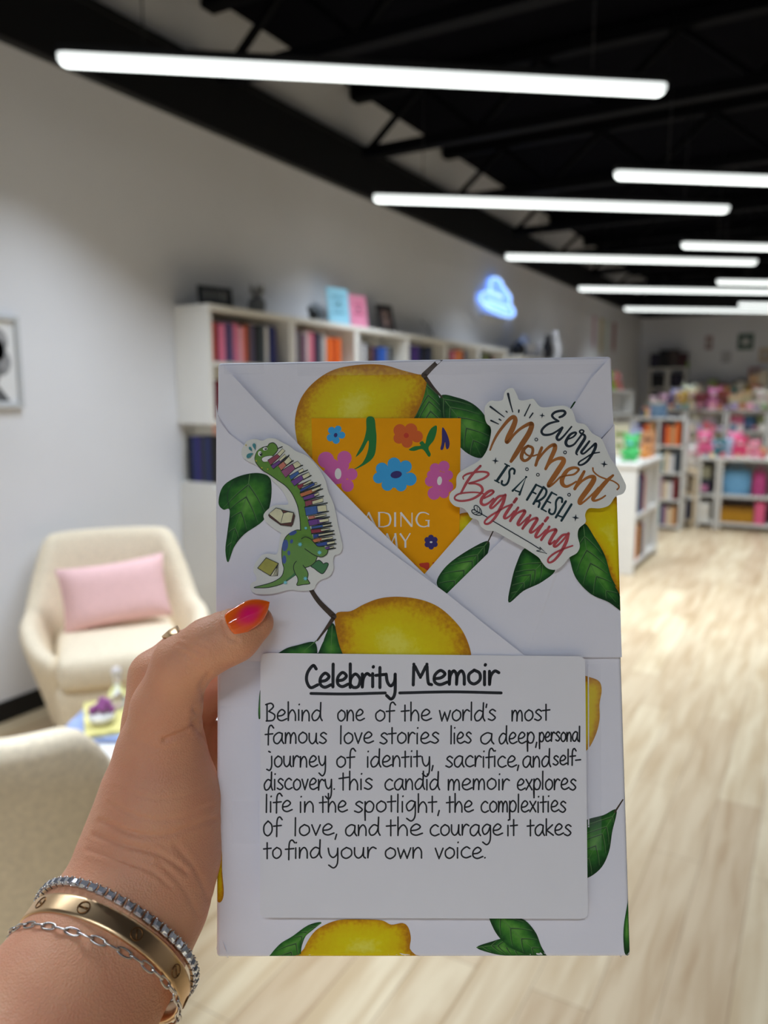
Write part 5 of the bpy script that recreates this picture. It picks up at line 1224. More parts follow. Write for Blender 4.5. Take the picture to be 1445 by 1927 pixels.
# back leg, tail and body, neck and head
fc.P(D3, [(900, 612), (960, 560), (1010, 536), (1050, 560), (1072, 585), (1110, 570), (1140, 590), (1112, 660), (1062, 720), (1000, 690), (950, 650)], dg2)
neck = [D1(p) for p in [(410, 430), (440, 468), (520, 460), (620, 520), (740, 570), (860, 660), (990, 780), (1090, 890), (1180, 1010), (1260, 1180), (1290, 1320)]]+[D2(p) for p in [(330, 900), (350, 1050), (395, 1150), (430, 1300), (470, 1450), (480, 1520), (330, 1560), (235, 1340), (230, 1100), (200, 930), (150, 790), (60, 640)]]
neckb = [D1(p) for p in [(1060, 1280), (1000, 1130), (930, 1010), (830, 900), (700, 810), (560, 710), (430, 630), (340, 540), (292, 460)]]
neck = [p for p in neck[:-2]]+neckb[::1]+[D1(p) for p in [(288, 380), (330, 290), (410, 320)]]
fc.T = lambda p: p; fc.poly(neck, dg, smooth=False); fc.line([D2((248, 1330)), D2((240, 1200)), D2((225, 1060))]+neckb+[D1(p) for p in [(288, 380), (330, 280), (420, 215), (510, 190)]], 1.5, dn_)
fc.P(D1, [(288, 400), (330, 280), (420, 215), (510, 192), (545, 145), (610, 126), (668, 162), (700, 232), (692, 270), (640, 330), (600, 368), (500, 370), (430, 398), (412, 430), (300, 470)], dg, ol=0)
fc.Ln(D1, [(420, 215), (510, 192), (545, 145), (610, 126), (668, 162), (700, 232), (692, 272), (650, 325), (600, 368), (500, 370), (430, 398), (410, 430), (440, 470), (500, 466)])
fc.P(D1, [(430, 398), (500, 372), (600, 368), (560, 420), (520, 462), (445, 470), (412, 432)], wht, ol=0)
fc.E(D1, 378, 325, 36, 48, wht, -10); fc.E(D1, 395, 332, 26, 34, dn_, -10); fc.E(D1, 388, 318, 9, 11, wht)
fc.E(D1, 470, 238, 42, 30, wht, -10); fc.E(D1, 480, 240, 22, 20, dn_); fc.E(D1, 474, 232, 7, 7, wht)
fc.P(D3, [(765, 128), (710, 126), (630, 160), (560, 222), (520, 320), (506, 450), (518, 580), (535, 650), (510, 745), (440, 805), (330, 852), (140, 904), (200, 913), (340, 906), (500, 862), (600, 802), (692, 736), (760, 700), (825, 640), (900, 612), (960, 560), (990, 490), (1000, 400), (1000, 300), (920, 250), (905, 190), (900, 128)], dg, ol=0)
fc.Ln(D3, [(765, 128), (710, 126), (630, 160), (560, 222), (520, 320), (506, 450), (518, 580), (535, 650), (510, 745), (440, 805), (330, 852), (135, 904), (200, 913), (340, 906), (500, 862), (600, 802), (692, 738)])
fc.P(D3, [(560, 812), (640, 745), (690, 700), (700, 732), (640, 775), (600, 802)], dg2, ol=0)
fc.P(D3, [(670, 600), (668, 660), (690, 720), (720, 770), (726, 820), (710, 868), (730, 880), (800, 868), (886, 856), (872, 820), (856, 790), (866, 730), (848, 675), (800, 610), (740, 570)], dg, ol=0)
fc.Ln(D3, [(705, 550), (675, 590), (668, 650), (690, 720), (720, 770), (726, 820), (710, 868), (730, 880), (800, 868), (886, 856), (872, 820), (856, 790), (866, 730), (848, 675), (795, 605)])
fc.Ln(D3, [(822, 640), (900, 612), (960, 560), (990, 490)])
for x, y, rx, ry, ro in ((658, 168, 56, 26, -22), (552, 335, 40, 80, 8), (640, 280, 20, 29, 15), (603, 438, 20, 33, 0), (541, 527, 27, 58, 0)): fc.E(D3, x, y, rx, ry, db, ro)
# stack of books carried along the neck: spine and page block of each
bc = {k: mat('drawn_'+k, v, .4, var=.12, scale=300, coat=.5) for k, v in dict(maroon=(150, 66, 84), purple=(112, 62, 146), salmon=(206, 124, 104), mauve=(158, 82, 128), blue=(58, 100, 170), red=(150, 40, 62), orange=(206, 120, 70), deep=(44, 76, 156), pages=(226, 222, 184), brown=(96, 50, 40), mustard=(172, 166, 52)).items()}
ST = [(D1, 'maroon', [(515, 445), (690, 330), (735, 385), (572, 532)], [(690, 332), (785, 232), (832, 272), (737, 372)], (700, 232, 780, 200)),
 (D1, 'purple', [(572, 545), (715, 450), (748, 490), (620, 602)], [(722, 430), (826, 330), (858, 370), (745, 465)], (750, 490, 905, 352)),
 (D1, 'salmon', [(702, 545), (800, 465), (852, 542), (762, 632)], [(810, 472), (900, 375), (955, 450), (868, 530)], (852, 542, 980, 452)),
 (D1, 'mauve', [(758, 640), (960, 512), (1012, 600), (842, 762)], [(968, 512), (1060, 460), (1122, 532), (1020, 602)], (1012, 600, 1150, 535)),
 (D1, 'blue', [(905, 732), (1060, 642), (1088, 690), (942, 802)], [(1068, 640), (1150, 590), (1172, 640), (1090, 680)], (1088, 690, 1240, 622)),
 (D1, 'purple', [(935, 822), (1130, 710), (1162, 790), (1002, 912)], [(1138, 722), (1260, 660), (1288, 720), (1172, 790)], (1162, 795, 1305, 722)),
 (D1, 'red', [(1045, 905), (1150, 862), (1166, 910), (1092, 970)], [(1155, 880), (1300, 800), (1312, 840), (1177, 910)], (1166, 912, 1330, 840)),
 (D2, 'deep', [(235, 590), (475, 470), (500, 505), (250, 640)], [(495, 480), (540, 460), (545, 490), (505, 505)], (240, 640, 610, 505)),
 (D2, 'orange', [(232, 662), (430, 590), (450, 660), (258, 727)], [(448, 590), (600, 530), (612, 572), (460, 632)], (450, 660, 645, 578)),
 (D2, 'purple', [(285, 730), (465, 665), (482, 740), (312, 787)], [(485, 680), (568, 642), (582, 682), (500, 712)], (312, 787, 660, 710)),
 (D2, 'maroon', [(325, 800), (440, 780), (456, 862), (335, 902)], [(455, 802), (650, 742), (656, 810), (466, 860)], (318, 910, 730, 832)),
 (D2, 'blue', [(320, 915), (530, 880), (552, 1026), (346, 1066)], [(545, 890), (705, 866), (722, 980), (562, 1000)], (552, 1026, 750, 985)),
 (D2, 'salmon', [(385, 1075), (485, 1060), (496, 1116), (400, 1136)], [(500, 1072), (710, 1030), (716, 1060), (510, 1100)], (385, 1140, 770, 1085)),
 (D2, 'purple', [(380, 1150), (545, 1122), (566, 1220), (405, 1250)], [(582, 1140), (750, 1112), (756, 1165), (592, 1190)], (566, 1222, 800, 1190)),
 (D2, 'blue', [(440, 1260), (620, 1230), (636, 1280), (450, 1306)], [(645, 1236), (785, 1212), (790, 1240), (650, 1264)], (450, 1308, 815, 1250)),
 (D2, 'red', [(430, 1316), (600, 1300), (612, 1366), (446, 1390)], [(612, 1310), (775, 1290), (780, 1320), (620, 1345)], (446, 1392, 850, 1335)),
 (D2, 'deep', [(475, 1406), (550, 1390), (562, 1450), (480, 1476)], [(570, 1402), (830, 1356), (836, 1390), (580, 1430)], (562, 1452, 860, 1398)),
 (D2, 'orange', [(460, 1496), (590, 1466), (606, 1530), (482, 1556)], [(622, 1476), (825, 1440), (830, 1476), (626, 1510)], (606, 1532, 880, 1496)),
 (D2, 'deep', [(500, 1572), (710, 1530), (716, 1600), (552, 1626)], [(722, 1546), (860, 1520), (866, 1560), (732, 1590)], (716, 1602, 890, 1574)),
 (D2, 'purple', [(680, 1652), (750, 1620), (762, 1670), (702, 1682)], [(770, 1632), (845, 1616), (850, 1640), (776, 1656)], (702, 1682, 880, 1652))]
for T, cn, sp, pg, ln in ST:
    fc.P(T, [sp[1], pg[1], pg[2], sp[2]], bc[cn], smooth=False, ol=1.0); fc.P(T, pg, bc['pages'], smooth=False, ol=1.0); fc.P(T, sp, bc[cn], smooth=False, ol=1.2)
    fc.Ln(T, [(ln[0], ln[1]), (ln[2], ln[3])], 2.0)
# arm over the stack foot
fc.P(D3, [(780, 245), (830, 220), (900, 250), (960, 312), (1000, 348), (1082, 350), (1100, 385), (1135, 405), (1120, 450), (1062, 490), (1000, 486), (930, 460), (830, 385)], dg, ol=0)
fc.Ln(D3, [(775, 245), (830, 220), (900, 250), (960, 312), (1000, 348), (1082, 350)]); fc.Ln(D3, [(1135, 400), (1120, 450), (1062, 490), (1000, 486), (930, 455), (822, 380)])
for x, y, r in ((755, 322, 36), (1020, 432, 36), (828, 786, 34), (832, 100, 26), (555, 840, 34)):
    Q = [D3((x+(r if k % 2 == 0 else r*.42)*cos(pi/8*k), y+(r if k % 2 == 0 else r*.42)*sin(pi/8*k))) for k in range(16)]; fc.T = lambda p: p; fc.poly(Q, cyan, smooth=False)
# flying open book, closed book, drops
fc.P(DC, [(303, 895), (345, 858), (440, 880), (447, 898), (435, 945), (428, 955), (370, 948), (310, 905)], bc['brown'], smooth=False, ol=1.2)
fc.P(DC, [(305, 888), (345, 855), (372, 862), (385, 884), (370, 940)], bc['pages'], smooth=False, ol=1.3); fc.P(DC, [(385, 884), (410, 876), (440, 882), (428, 934), (370, 940)], bc['pages'], smooth=False, ol=1.3)
fc.P(D3, [(295, 503), (460, 580), (350, 748), (178, 642)], bc['mustard'], smooth=False, ol=1.6)
fc.P(D3, [(460, 590), (446, 744), (352, 748)], bc['pages'], smooth=False, ol=1.6); fc.Ln(D3, [(440, 625), (400, 738)], 1.2); fc.Ln(D3, [(450, 610), (425, 742)], 1.2)
tl_ = mat('drop_teal', (60, 140, 148), .4, coat=.5)
fc.P(D1, [(245, 150), (275, 138), (300, 160), (298, 200), (292, 258), (262, 215), (244, 185)], tl_, ol=0); fc.P(D1, [(172, 215), (190, 200), (218, 215), (234, 274), (200, 262), (178, 240)], tl_, ol=0); fc.P(D1, [(132, 385), (140, 345), (180, 320), (252, 318), (220, 365), (190, 398), (150, 405)], tl_, ol=0)
yl = mat('glitter_gold', (214, 190, 70), .3, coat=.5)
for x, y in ((410, 580), (520, 605), (310, 455), (125, 170)):
    Q = [D1((x+(22 if k % 2 == 0 else 8)*cos(pi/5*k), y+(22 if k % 2 == 0 else 8)*sin(pi/5*k))) for k in range(10)]; fc.T = lambda p: p; fc.poly(Q, yl, smooth=False)
fc.build('dinosaur_drawing', st2)
# ================================================================ THE HAND AND FOREARM holding the parcel
def mm(x, y, d):
    """photo point at d millimetres in front of the lens -> camera frame, millimetres (right, up, forward)"""
    return np.array([(x-722.5)*d/F, (963.5-y)*d/F, d])
def cone(Pt, a, b, ra, rb, sq=1.0):
    ba = b-a; L2 = ba@ba; t = np.clip(((Pt-a)@ba)/L2, 0, 1)
    q = Pt-a-t[..., None]*ba
    if sq != 1.0: q = q*np.array([1, 1, sq])
    return np.sqrt((q*q).sum(-1))-(ra+(rb-ra)*t)
def smin(a, b, k):
    h = np.clip(0.5+0.5*(b-a)/k, 0, 1); return b*(1-h)+a*h-k*h*(1-h)
# joint chains: (pixel x, pixel y, depth mm, radius mm)
arm = [(-170, 2330, 196, 31), (20, 2060, 226, 29.5), (120, 1905, 244, 28), (195, 1790, 258, 26.2), (256, 1690, 269, 24.4), (285, 1600, 277, 24), (300, 1510, 281, 20.5)]
thenar = [(285, 1600, 275, 21), (302, 1500, 276, 19.5), (303, 1420, 277, 15.8)]
thumb = [(303, 1420, 277, 15.2), (312, 1335, 273, 11.8), (342, 1252, 268, 10.0), (395, 1215, 266, 9.3), (440, 1196, 267, 8.8), (480, 1172, 270, 6.6)]
palm = [(290, 1590, 287, 17), (285, 1480, 300, 15), (290, 1380, 305, 13)]
palm2 = [(320, 1640, 292, 15), (355, 1560, 312, 13), (345, 1440, 316, 13), (310, 1340, 314, 12)]
index = [(283, 1345, 304, 10.5), (292, 1272, 309, 10.2), (338, 1234, 314, 9.2), (420, 1190, 319, 8.3), (520, 1150, 319, 7.6), (590, 1128, 317, 6.5)]
middle = [(310, 1390, 315, 10.5), (400, 1300, 326, 9), (520, 1262, 322, 8.2), (620, 1245, 318.5, 6.8)]
ringf = [(330, 1470, 317, 10.5), (410, 1400, 326, 8.8), (530, 1380, 321, 8), (620, 1372, 318, 6.5)]
little = [(350, 1560, 315, 9.5), (425, 1500, 323, 7.6), (520, 1485, 318, 6.8), (590, 1480, 316.5, 5.6)]
def grow(step=1.1):
    lo = np.array([-215., -240., 185.]); hi = np.array([-20., -25., 350.])
    n = np.ceil((hi-lo)/step).astype(int)
    ax = [lo[i]+step*np.arange(n[i]) for i in range(3)]
    D = np.full(n, 1e3, dtype=np.float32)
    # work slab by slab to keep memory small
    def seg(ch): return [(mm(*ch[i][:3]), mm(*ch[i+1][:3]), ch[i][3], ch[i+1][3]) for i in range(len(ch)-1)]
    groups = [(seg(arm), 6, 1.0), (seg(thenar), 6, 1.0), (seg(palm), 8, 1.0), (seg(palm2), 6, 1.0)]
    fing = [seg(index), seg(middle), seg(ringf), seg(little)]
    th = seg(thumb)
    for s0 in range(0, n[0], 12):
        X, Y, Z = np.meshgrid(ax[0][s0:s0+12], ax[1], ax[2], indexing='ij'); P = np.stack([X, Y, Z], -1)
        d = None
        for segs, k, sq in groups:
            g = None
            for a, b, ra, rb in segs:
                e = cone(P, a, b, ra, rb, sq); g = e if g is None else smin(g, e, 5)
            d = g if d is None else smin(d, g, k)
        for segs in fing:
            g = None
            for a, b, ra, rb in segs:
                e = cone(P, a, b, ra, rb); g = e if g is None else smin(g, e, 2.5)
            d = smin(d, g, 3.0)
        g = None
        for a, b, ra, rb in th:
            e = cone(P, a, b, ra, rb); g = e if g is None else smin(g, e, 3.5)
        d = smin(d, g, 4.0)
        D[s0:s0+12] = d
    # surface nets
    ins = D < 0
    c8 = [(i, j, k) for i in (0, 1) for j in (0, 1) for k in (0, 1)]
    S = np.zeros(n-1, dtype=np.int8)
    for i, j, k in c8: S += ins[i:n[0]-1+i, j:n[1]-1+j, k:n[2]-1+k]
    cells = np.argwhere((S > 0) & (S < 8)); idx = -np.ones(n-1, dtype=np.int64); idx[tuple(cells.T)] = np.arange(len(cells))
    acc = np.zeros((len(cells), 3)); cnt = np.zeros(len(cells))
    for a in range(8):
        for b in range(a+1, 8):
            pa, pb = np.array(c8[a]), np.array(c8[b])
            if abs(pa-pb).sum() != 1: continue
            va = D[tuple((cells+pa).T)]; vb = D[tuple((cells+pb).T)]; m = (va < 0) != (vb < 0)
            t = np.where(m, va/(va-vb+1e-12), 0)
            acc[m] += (cells[m]+pa)+(pb-pa)*t[m, None]; cnt[m] += 1
    V = lo+step*(acc/cnt[:, None])
    Fc = []
    for axis in range(3):
        u, v = [(1, 2), (2, 0), (0, 1)][axis]
        sl = [slice(None)]*3; sl[axis] = slice(0, n[axis]-1); s2 = list(sl); s2[axis] = slice(1, n[axis])
        A, B = ins[tuple(sl)], ins[tuple(s2)]
        e = np.argwhere(A != B)
        e = e[(e[:, u] > 0) & (e[:, v] > 0) & (e[:, u] < n[u]-1) & (e[:, v] < n[v]-1)]
        du = np.zeros(3, int); du[u] = 1; dv = np.zeros(3, int); dv[v] = 1
        q = np.stack([idx[tuple((e-du-dv).T)], idx[tuple((e-dv).T)], idx[tuple(e.T)], idx[tuple((e-du).T)]], 1)
        fl = A[tuple(e.T)]
        q[~fl] = q[~fl][:, ::-1]; Fc.append(q)
    Fc = np.concatenate(Fc); Fc = Fc[(Fc >= 0).all(1)]
    return V, Fc
V, Fc = grow()
# refine once by splitting quads so that creases can be pressed in
def lapl(V, Fc, it, lam=.5):
    for _ in range(it):
        S = np.zeros_like(V); C = np.zeros(len(V))
        for a, b in ((0, 1), (1, 2), (2, 3), (3, 0)):
            np.add.at(S, Fc[:, a], V[Fc[:, b]]); np.add.at(S, Fc[:, b], V[Fc[:, a]]); np.add.at(C, Fc[:, a], 1); np.add.at(C, Fc[:, b], 1)
        V = V+lam*(S/C[:, None]-V)
    return V
V = lapl(V, Fc, 3)
def split4(V, Fc):
    E = np.sort(np.concatenate([Fc[:, [0, 1]], Fc[:, [1, 2]], Fc[:, [2, 3]], Fc[:, [3, 0]]]), 1)
    Eu, inv = np.unique(E, axis=0, return_inverse=True); inv = inv.reshape(-1); nf = len(Fc); e = [inv[i*nf:(i+1)*nf]+len(V) for i in range(4)]
    fcn = np.arange(nf)+len(V)+len(Eu)
    V2 = np.concatenate([V, V[Eu].mean(1), V[Fc].mean(1)])
    F2 = np.concatenate([np.stack([Fc[:, i], e[i], fcn, e[i-1]], 1) for i in range(4)])
    return V2, F2
V, Fc = split4(V, Fc); V = lapl(V, Fc, 4)
def normals(V, Fc):
    N = np.zeros_like(V); fn = np.cross(V[Fc[:, 2]]-V[Fc[:, 0]], V[Fc[:, 3]]-V[Fc[:, 1]])
    for i in range(4): np.add.at(N, Fc[:, i], fn)
    return N/(np.linalg.norm(N, axis=1)[:, None]+1e-9)
Nn = normals(V, Fc)
px = 722.5+F*V[:, 0]/V[:, 2]; py = 963.5-F*V[:, 1]/V[:, 2]
front = (Nn[:, 2] < 0.15) & (V[:, 2] < 300)
# skin folds: (polyline in the photo, depth mm, width px)
folds = [([(190, 1545), (250, 1568), (310, 1572), (360, 1556), (402, 1542)], .55, 4.5), ([(205, 1512), (270, 1540), (335, 1540), (398, 1516)], .35, 4), ([(178, 1572), (240, 1592), (300, 1608), (350, 1640)], .5, 4.5),
 ([(165, 1600), (225, 1618), (285, 1640), (320, 1668)], .3, 4), ([(215, 1482), (280, 1502), (340, 1500), (395, 1478)], .18, 4), ([(240, 1445), (300, 1466), (380, 1440)], .12, 4),
 ([(310, 1392), (345, 1378), (372, 1352), (366, 1335)], .7, 5), ([(395, 1400), (372, 1372), (362, 1350)], .5, 5), ([(330, 1225), (352, 1232), (372, 1246)], .22, 3.5), ([(335, 1215), (360, 1218), (385, 1230)], .18, 3.5), ([(345, 1203), (368, 1208), (392, 1216)], .14, 3),
 ([(392, 1268), (380, 1290), (384, 1312)], .4, 5), ([(245, 1385), (300, 1410), (350, 1408)], .15, 5), ([(330, 1590), (370, 1640), (392, 1690)], .3, 5), ([(300, 1620), (345, 1670), (372, 1720)], .22, 5), ([(418, 1150), (420, 1172), (428, 1196), (446, 1206)], .35, 4)]
disp = np.zeros(len(V))
for pts, dep, wd in folds:
    P = np.array([tuple(p) for p in cat_rom(pts, False, 8)[0]])
    dm = np.full(len(V), 1e9)
    for a, b in zip(P[:-1], P[1:]):
        ab = b-a; t = np.clip(((px-a[0])*ab[0]+(py-a[1])*ab[1])/(ab@ab+1e-9), 0, 1)
        dm = np.minimum(dm, np.hypot(px-a[0]-t*ab[0], py-a[1]-t*ab[1]))
    disp -= dep*np.exp(-(dm/wd)**2); disp += dep*.35*np.exp(-((dm-2.4*wd)/(1.3*wd))**2)
V = V+Nn*(disp*front)[:, None]
def skin_mat():
    m = bpy.data.materials.new('skin'); m.use_nodes = True; nt = m.node_tree; N = nt.nodes; L = nt.links; b = N['Principled BSDF']
    tc = N.new('ShaderNodeTexCoord')
    n1 = N.new('ShaderNodeTexNoise'); n1.inputs['Scale'].default_value = 32; n1.inputs['Detail'].default_value = 5; L.new(tc.outputs['Object'], n1.inputs['Vector'])
    r = N.new('ShaderNodeValToRGB'); r.color_ramp.elements[0].position = .32; r.color_ramp.elements[1].position = .68
    r.color_ramp.elements[0].color = (*lin((224, 154, 120)), 1); r.color_ramp.elements[1].color = (*lin((234, 172, 134)), 1)
    L.new(n1.outputs['Fac'], r.inputs['Fac']); L.new(r.outputs['Color'], b.inputs['Base Color'])
    b.inputs['Roughness'].default_value = .48; b.inputs['Specular IOR Level'].default_value = .4
    b.inputs['Subsurface Weight'].default_value = .25; b.inputs['Subsurface Radius'].default_value = (1, .3, .16); b.inputs['Subsurface Scale'].default_value = .004
    v = N.new('ShaderNodeTexVoronoi'); v.inputs['Scale'].default_value = 1500; L.new(tc.outputs['Object'], v.inputs['Vector'])
    n2 = N.new('ShaderNodeTexNoise'); n2.inputs['Scale'].default_value = 420; n2.inputs['Detail'].default_value = 4; L.new(tc.outputs['Object'], n2.inputs['Vector'])
    ad = N.new('ShaderNodeMath'); ad.operation = 'ADD'; L.new(v.outputs['Distance'], ad.inputs[0]); L.new(n2.outputs['Fac'], ad.inputs[1])
    bp_ = N.new('ShaderNodeBump'); bp_.inputs['Strength'].default_value = .3; bp_.inputs['Distance'].default_value = .0006; L.new(ad.outputs[0], bp_.inputs['Height']); L.new(bp_.outputs['Normal'], b.inputs['Normal'])
    return m
skin = skin_mat()
CMX = Matrix(((RT.x, UP.x, FW.x, CAM.x), (RT.y, UP.y, FW.y, CAM.y), (RT.z, UP.z, FW.z, CAM.z), (0, 0, 0, 1)))
A3 = np.array([[RT.x, UP.x, FW.x], [RT.y, UP.y, FW.y], [RT.z, UP.z, FW.z]])
def toworld(P): return (np.asarray(P)/1000.0) @ A3.T+np.array(CAM)
hbase = Vector(toworld(mm(252, 1690, 269)))
person = empty('person', hbase, label='left hand and bare forearm of the photographer, coral nail, gripping the lemon parcel', cat='person')
def from_mm(P, F_, m, name, parent, smooth=True, att=None):
    Wd = toworld(P)-np.array(hbase)
    me = bpy.data.meshes.new(name); me.from_pydata([tuple(p) for p in Wd], [], [tuple(int(i) for i in f) for f in F_]); me.materials.append(m)
    me.polygons.foreach_set('use_smooth', [smooth]*len(me.polygons))
    if att is not None:
        a = me.attributes.new('edge', 'FLOAT', 'POINT'); a.data.foreach_set('value', list(att))
    me.update(); o = bpy.data.objects.new(name, me); COL.objects.link(o); o.parent = parent
    bm = bmesh.new(); bm.from_mesh(me); bmesh.ops.recalc_face_normals(bm, faces=bm.faces); bm.to_mesh(me); bm.free()
    return o
from_mm(V, Fc, skin, 'hand_and_forearm', person)
# thumb nail: long almond, coral rim running to hot pink in the middle
nail_m = ramp_mat('nail_polish', [(0, (255, 112, 16)), (.35, (255, 92, 40)), (.7, (255, 50, 96)), (1, (255, 36, 118))], nstr=.0, rough=.12, coat=1.0)
ns, ntt = 22, 14; vs = []; at = []; fs = []
B0 = mm(430, 1181, 257.0); T0 = mm(507, 1133, 264.5); axis = (T0-B0); Ln = np.linalg.norm(axis); axis /= Ln
vdir = np.array([0, 0, -1.0]); side = np.cross(axis, vdir); side /= np.linalg.norm(side); nrm = np.cross(side, axis)
for layer in (0, 1):
    for i in range(ns+1):
        s = i/ns
        wdt = 4.7*min(1, sqrt(max(0, s)/.16)) if s < .16 else 4.7*(1-max(0, (s-.45)/.55)**2.6)*(1 if s < .999 else .0)
        if s < .16: wdt = 3.4+1.3*sqrt(s/.16)
        for j in range(ntt+1):
            t = -1+2*j/ntt
            bow = 1.5*sin(pi*min(1, .12+s*.8))
            base_in = 0.9*(t*t) if s < .1 else 0
            p = B0+axis*(s*Ln+base_in*(1-s/.1) if s < .1 else s*Ln)+side*(wdt*t)+nrm*(bow-2.3*t*t*min(1, wdt/4.7)-.55*layer)
            vs.append(p); at.append(min(1, 1.1*(1-abs(t)**1.5)*min(1, s/.45, (1-s)/.5)))
K = (ns+1)*(ntt+1)
for b in (0, K):
    for i in range(ns):
        for j in range(ntt): fs.append((b+i*(ntt+1)+j, b+(i+1)*(ntt+1)+j, b+(i+1)*(ntt+1)+j+1, b+i*(ntt+1)+j+1))
rim = [i*(ntt+1) for i in range(ns+1)]+[ns*(ntt+1)+j for j in range(1, ntt+1)]+[i*(ntt+1)+ntt for i in range(ns-1, -1, -1)]+[j for j in range(ntt-1, 0, -1)]
for a, b in zip(rim, rim[1:]+rim[:1]): fs.append((a, b, K+b, K+a))
nl = from_mm(vs, fs, nail_m, 'thumb_nail', person, att=at); nl['label'] = 'long almond nail in neon coral and pink'

# ================================================================ JEWELLERY
gold_m = mat('gold', (236, 200, 156), .33, metal=1.0, bump=.015, bscale=60); gold_d = mat('gold_engraved', (120, 84, 48), .35, metal=.8); silver = mat('silver', (206, 200, 196), .22, metal=1.0); gem_m = mat('clear_stone', (226, 232, 244), .03, spec=.9, coat=1.0, metal=.7)
ARM0, ARM1 = mm(120, 1905, 244), mm(252, 1690, 269)
aax = (ARM1-ARM0); aax /= np.linalg.norm(aax)
u1 = np.cross(aax, np.array([0, 0, 1.0])); u1 /= np.linalg.norm(u1); u2 = np.cross(aax, u1)
def hoop(name, label, cat, c, r1, r2, tilt=0.0):
    """empty whose local X,Y span the hoop and whose Z runs along the arm towards the hand"""
    TH = radians(13); za = aax*cos(TH)-u2*sin(TH); ct, st_ = cos(tilt), sin(tilt); z = za*ct+u1*st_; x = u1*ct-za*st_; y = np.cross(z, x)
    M = np.stack([A3 @ x, A3 @ y, A3 @ z], 1); o_ = toworld(c)
    e = empty(name, label=label, cat=cat)
    e.matrix_world = Matrix([[*M[0], o_[0]], [*M[1], o_[1]], [*M[2], o_[2]], [0, 0, 0, 1]]); return e
ctr = mm(196, 1808, 257)
R1, R2 = 29.6, 28.4
bang = hoop('gold_bangle', 'polished gold bangle engraved with screw heads, worn on the wrist between two bracelets', 'bracelet', ctr, R1, R2)
n = 96; vs = []; fs = []
prof = [(-.9, -3.2), (-.55, -3.4), (.5, -3.4), (.9, -3.05), (.95, -2.2), (.96, 0), (.95, 2.2), (.9, 3.05), (.5, 3.4), (-.55, 3.4), (-.9, 3.2)]
for k in range(n):
    a = 2*pi*k/n
    for q, z in prof: vs.append(((R1+q)*cos(a)/1000, (R2+q)*sin(a)/1000, z/1000))
Kp = len(prof)
for k in range(n):
    for j in range(Kp): fs.append((k*Kp+j, ((k+1) % n)*Kp+j, ((k+1) % n)*Kp+(j+1) % Kp, k*Kp+(j+1) % Kp))
c = MB(); c.add(vs, fs, gold_m, True); c.build('band', bang)
for k in range(10):
    a = 2*pi*k/10+.16; cx, cy = (R1+.98)*cos(a), (R2+.98)*sin(a); tx, ty = -sin(a), cos(a)
    c = MB(); P = [((cx+tx*1.9*cos(t))/1000, (cy+ty*1.9*cos(t))/1000, 1.9*sin(t)/1000) for t in [2*pi*i/18 for i in range(18)]]
    c.tube(P, .00022, gold_d, 6, closed=True)
    sl = .5*(k % 3); c.tube([((cx+tx*s*1.5*cos(sl))/1000, (cy+ty*s*1.5*cos(sl))/1000, s*1.5*sin(sl)/1000) for s in (-1, 1)], .00028, gold_d, 6)
    c.build('screw_head', bang)
# tennis bracelet, nearer the hand
ten = hoop('tennis_bracelet', 'sparkling silver tennis bracelet of square clear stones on the hand side of the gold bangle', 'bracelet', ctr+aax*6.0, R1-.9, R2-.9, tilt=.02)
r1, r2 = R1+.1, R2+.1; NS = 54
gem = None
for k in range(NS):
    a = 2*pi*k/NS
    if gem is None:
        c = MB(); q = .00125
        for sx in (-1, 1):
            for sz in (-1, 1): c.ball((.0012, sx*.00115, sz*.00115), .00042, silver, 6)
        c.box(-.0006, .0006, -.00145, .00145, -.00135, .00135, silver); mset = c
        st0 = mset.build('setting', ten); g_ = MB(); g_.add([(.0006, -q, -q), (.0006, q, -q), (.0006, q, q), (.0006, -q, q), (.0017, -q*.55, -q*.55), (.0017, q*.55, -q*.55), (.0017, q*.55, q*.55), (.0017, -q*.55, q*.55)], [(0, 1, 5, 4), (1, 2, 6, 5), (2, 3, 7, 6), (3, 0, 4, 7), (4, 5, 6, 7)], gem_m)
        ge0 = g_.build('stone', st0); gem = st0; o = st0
    else:
        o = gem.copy(); COL.objects.link(o); o.parent = ten
        g2 = ge0.copy(); COL.objects.link(g2); g2.parent = o
    o.location = (r1*cos(a)/1000, r2*sin(a)/1000, .0006*sin(3*a)); o.rotation_euler = (0, 0, atan2(sin(a)/r2, cos(a)/r1))
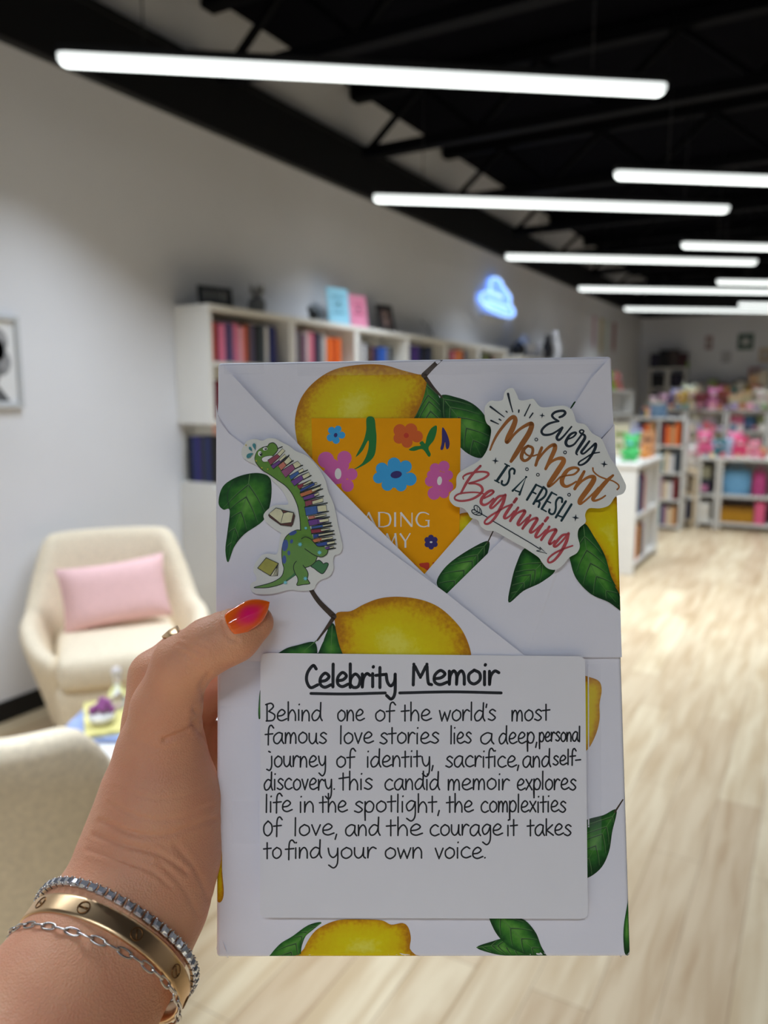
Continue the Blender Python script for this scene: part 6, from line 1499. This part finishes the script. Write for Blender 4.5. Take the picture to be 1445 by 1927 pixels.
# chain bracelet, nearer the elbow
chb = hoop('chain_bracelet', 'thin silver oval link chain bracelet on the elbow side of the gold bangle', 'bracelet', ctr-aax*5.2, R1, R2, tilt=-.04)
NL = 44; lk = None
for k in range(NL):
    a = 2*pi*k/NL
    if lk is None:
        c = MB(); P = []
        for i in range(16):
            t = 2*pi*i/16; P.append((.00105*sin(t), .0027*cos(t)*(1 if abs(cos(t)) > .0 else 1), 0))
        c.tube(P, .00038, silver, 6, closed=True); lk = c.build('link', chb); o = lk
    else:
        o = lk.copy(); COL.objects.link(o); o.parent = chb
    sag = -.0018*(sin(a*1.0-.6))**2
    o.location = ((R1+1.1)*cos(a)/1000, (R2+1.1)*sin(a)/1000, sag)
    o.rotation_euler = (0, (pi/2 if k % 2 == 0 else .35), atan2(sin(a)/R2, cos(a)/R1))
# ring on the index finger, its gold shoulder showing past the thumb
ra, rb = mm(292, 1272, 309), mm(338, 1234, 314); fx_ = mm(420, 1190, 319)-rb; fx_ /= np.linalg.norm(fx_)
dz = (rb-ra)/np.linalg.norm(rb-ra); fz = dz*.6+fx_*.4; fz /= np.linalg.norm(fz)
x_ = np.cross(fz, np.array([0, 0, 1.0])); x_ /= np.linalg.norm(x_); y_ = np.cross(fz, x_)
M = np.stack([A3 @ x_, A3 @ y_, A3 @ fz], 1); o_ = toworld(mm(348, 1228, 313.6))
rg = empty('ring', label='gold signet ring on the index finger behind the thumb', cat='ring'); rg.matrix_world = Matrix([[*M[0], o_[0]], [*M[1], o_[1]], [*M[2], o_[2]], [0, 0, 0, 1]])
n = 48; vs = []; fs = []
for k in range(n):
    a = 2*pi*k/n; wd = 1.6+2.2*max(0, cos(a-pi*1.05))**3
    for q, z in ((-.4, -1), (.9, -1), (1.4, 0), (.9, 1), (-.4, 1)): vs.append(((10.0+q)*cos(a)/1000, (10.0+q)*sin(a)/1000, z*wd/1000))
for k in range(n):
    for j in range(5): fs.append((k*5+j, ((k+1) % n)*5+j, ((k+1) % n)*5+(j+1) % 5, k*5+(j+1) % 5))
c = MB(); c.add(vs, fs, gold_m, True); c.build('band', rg)
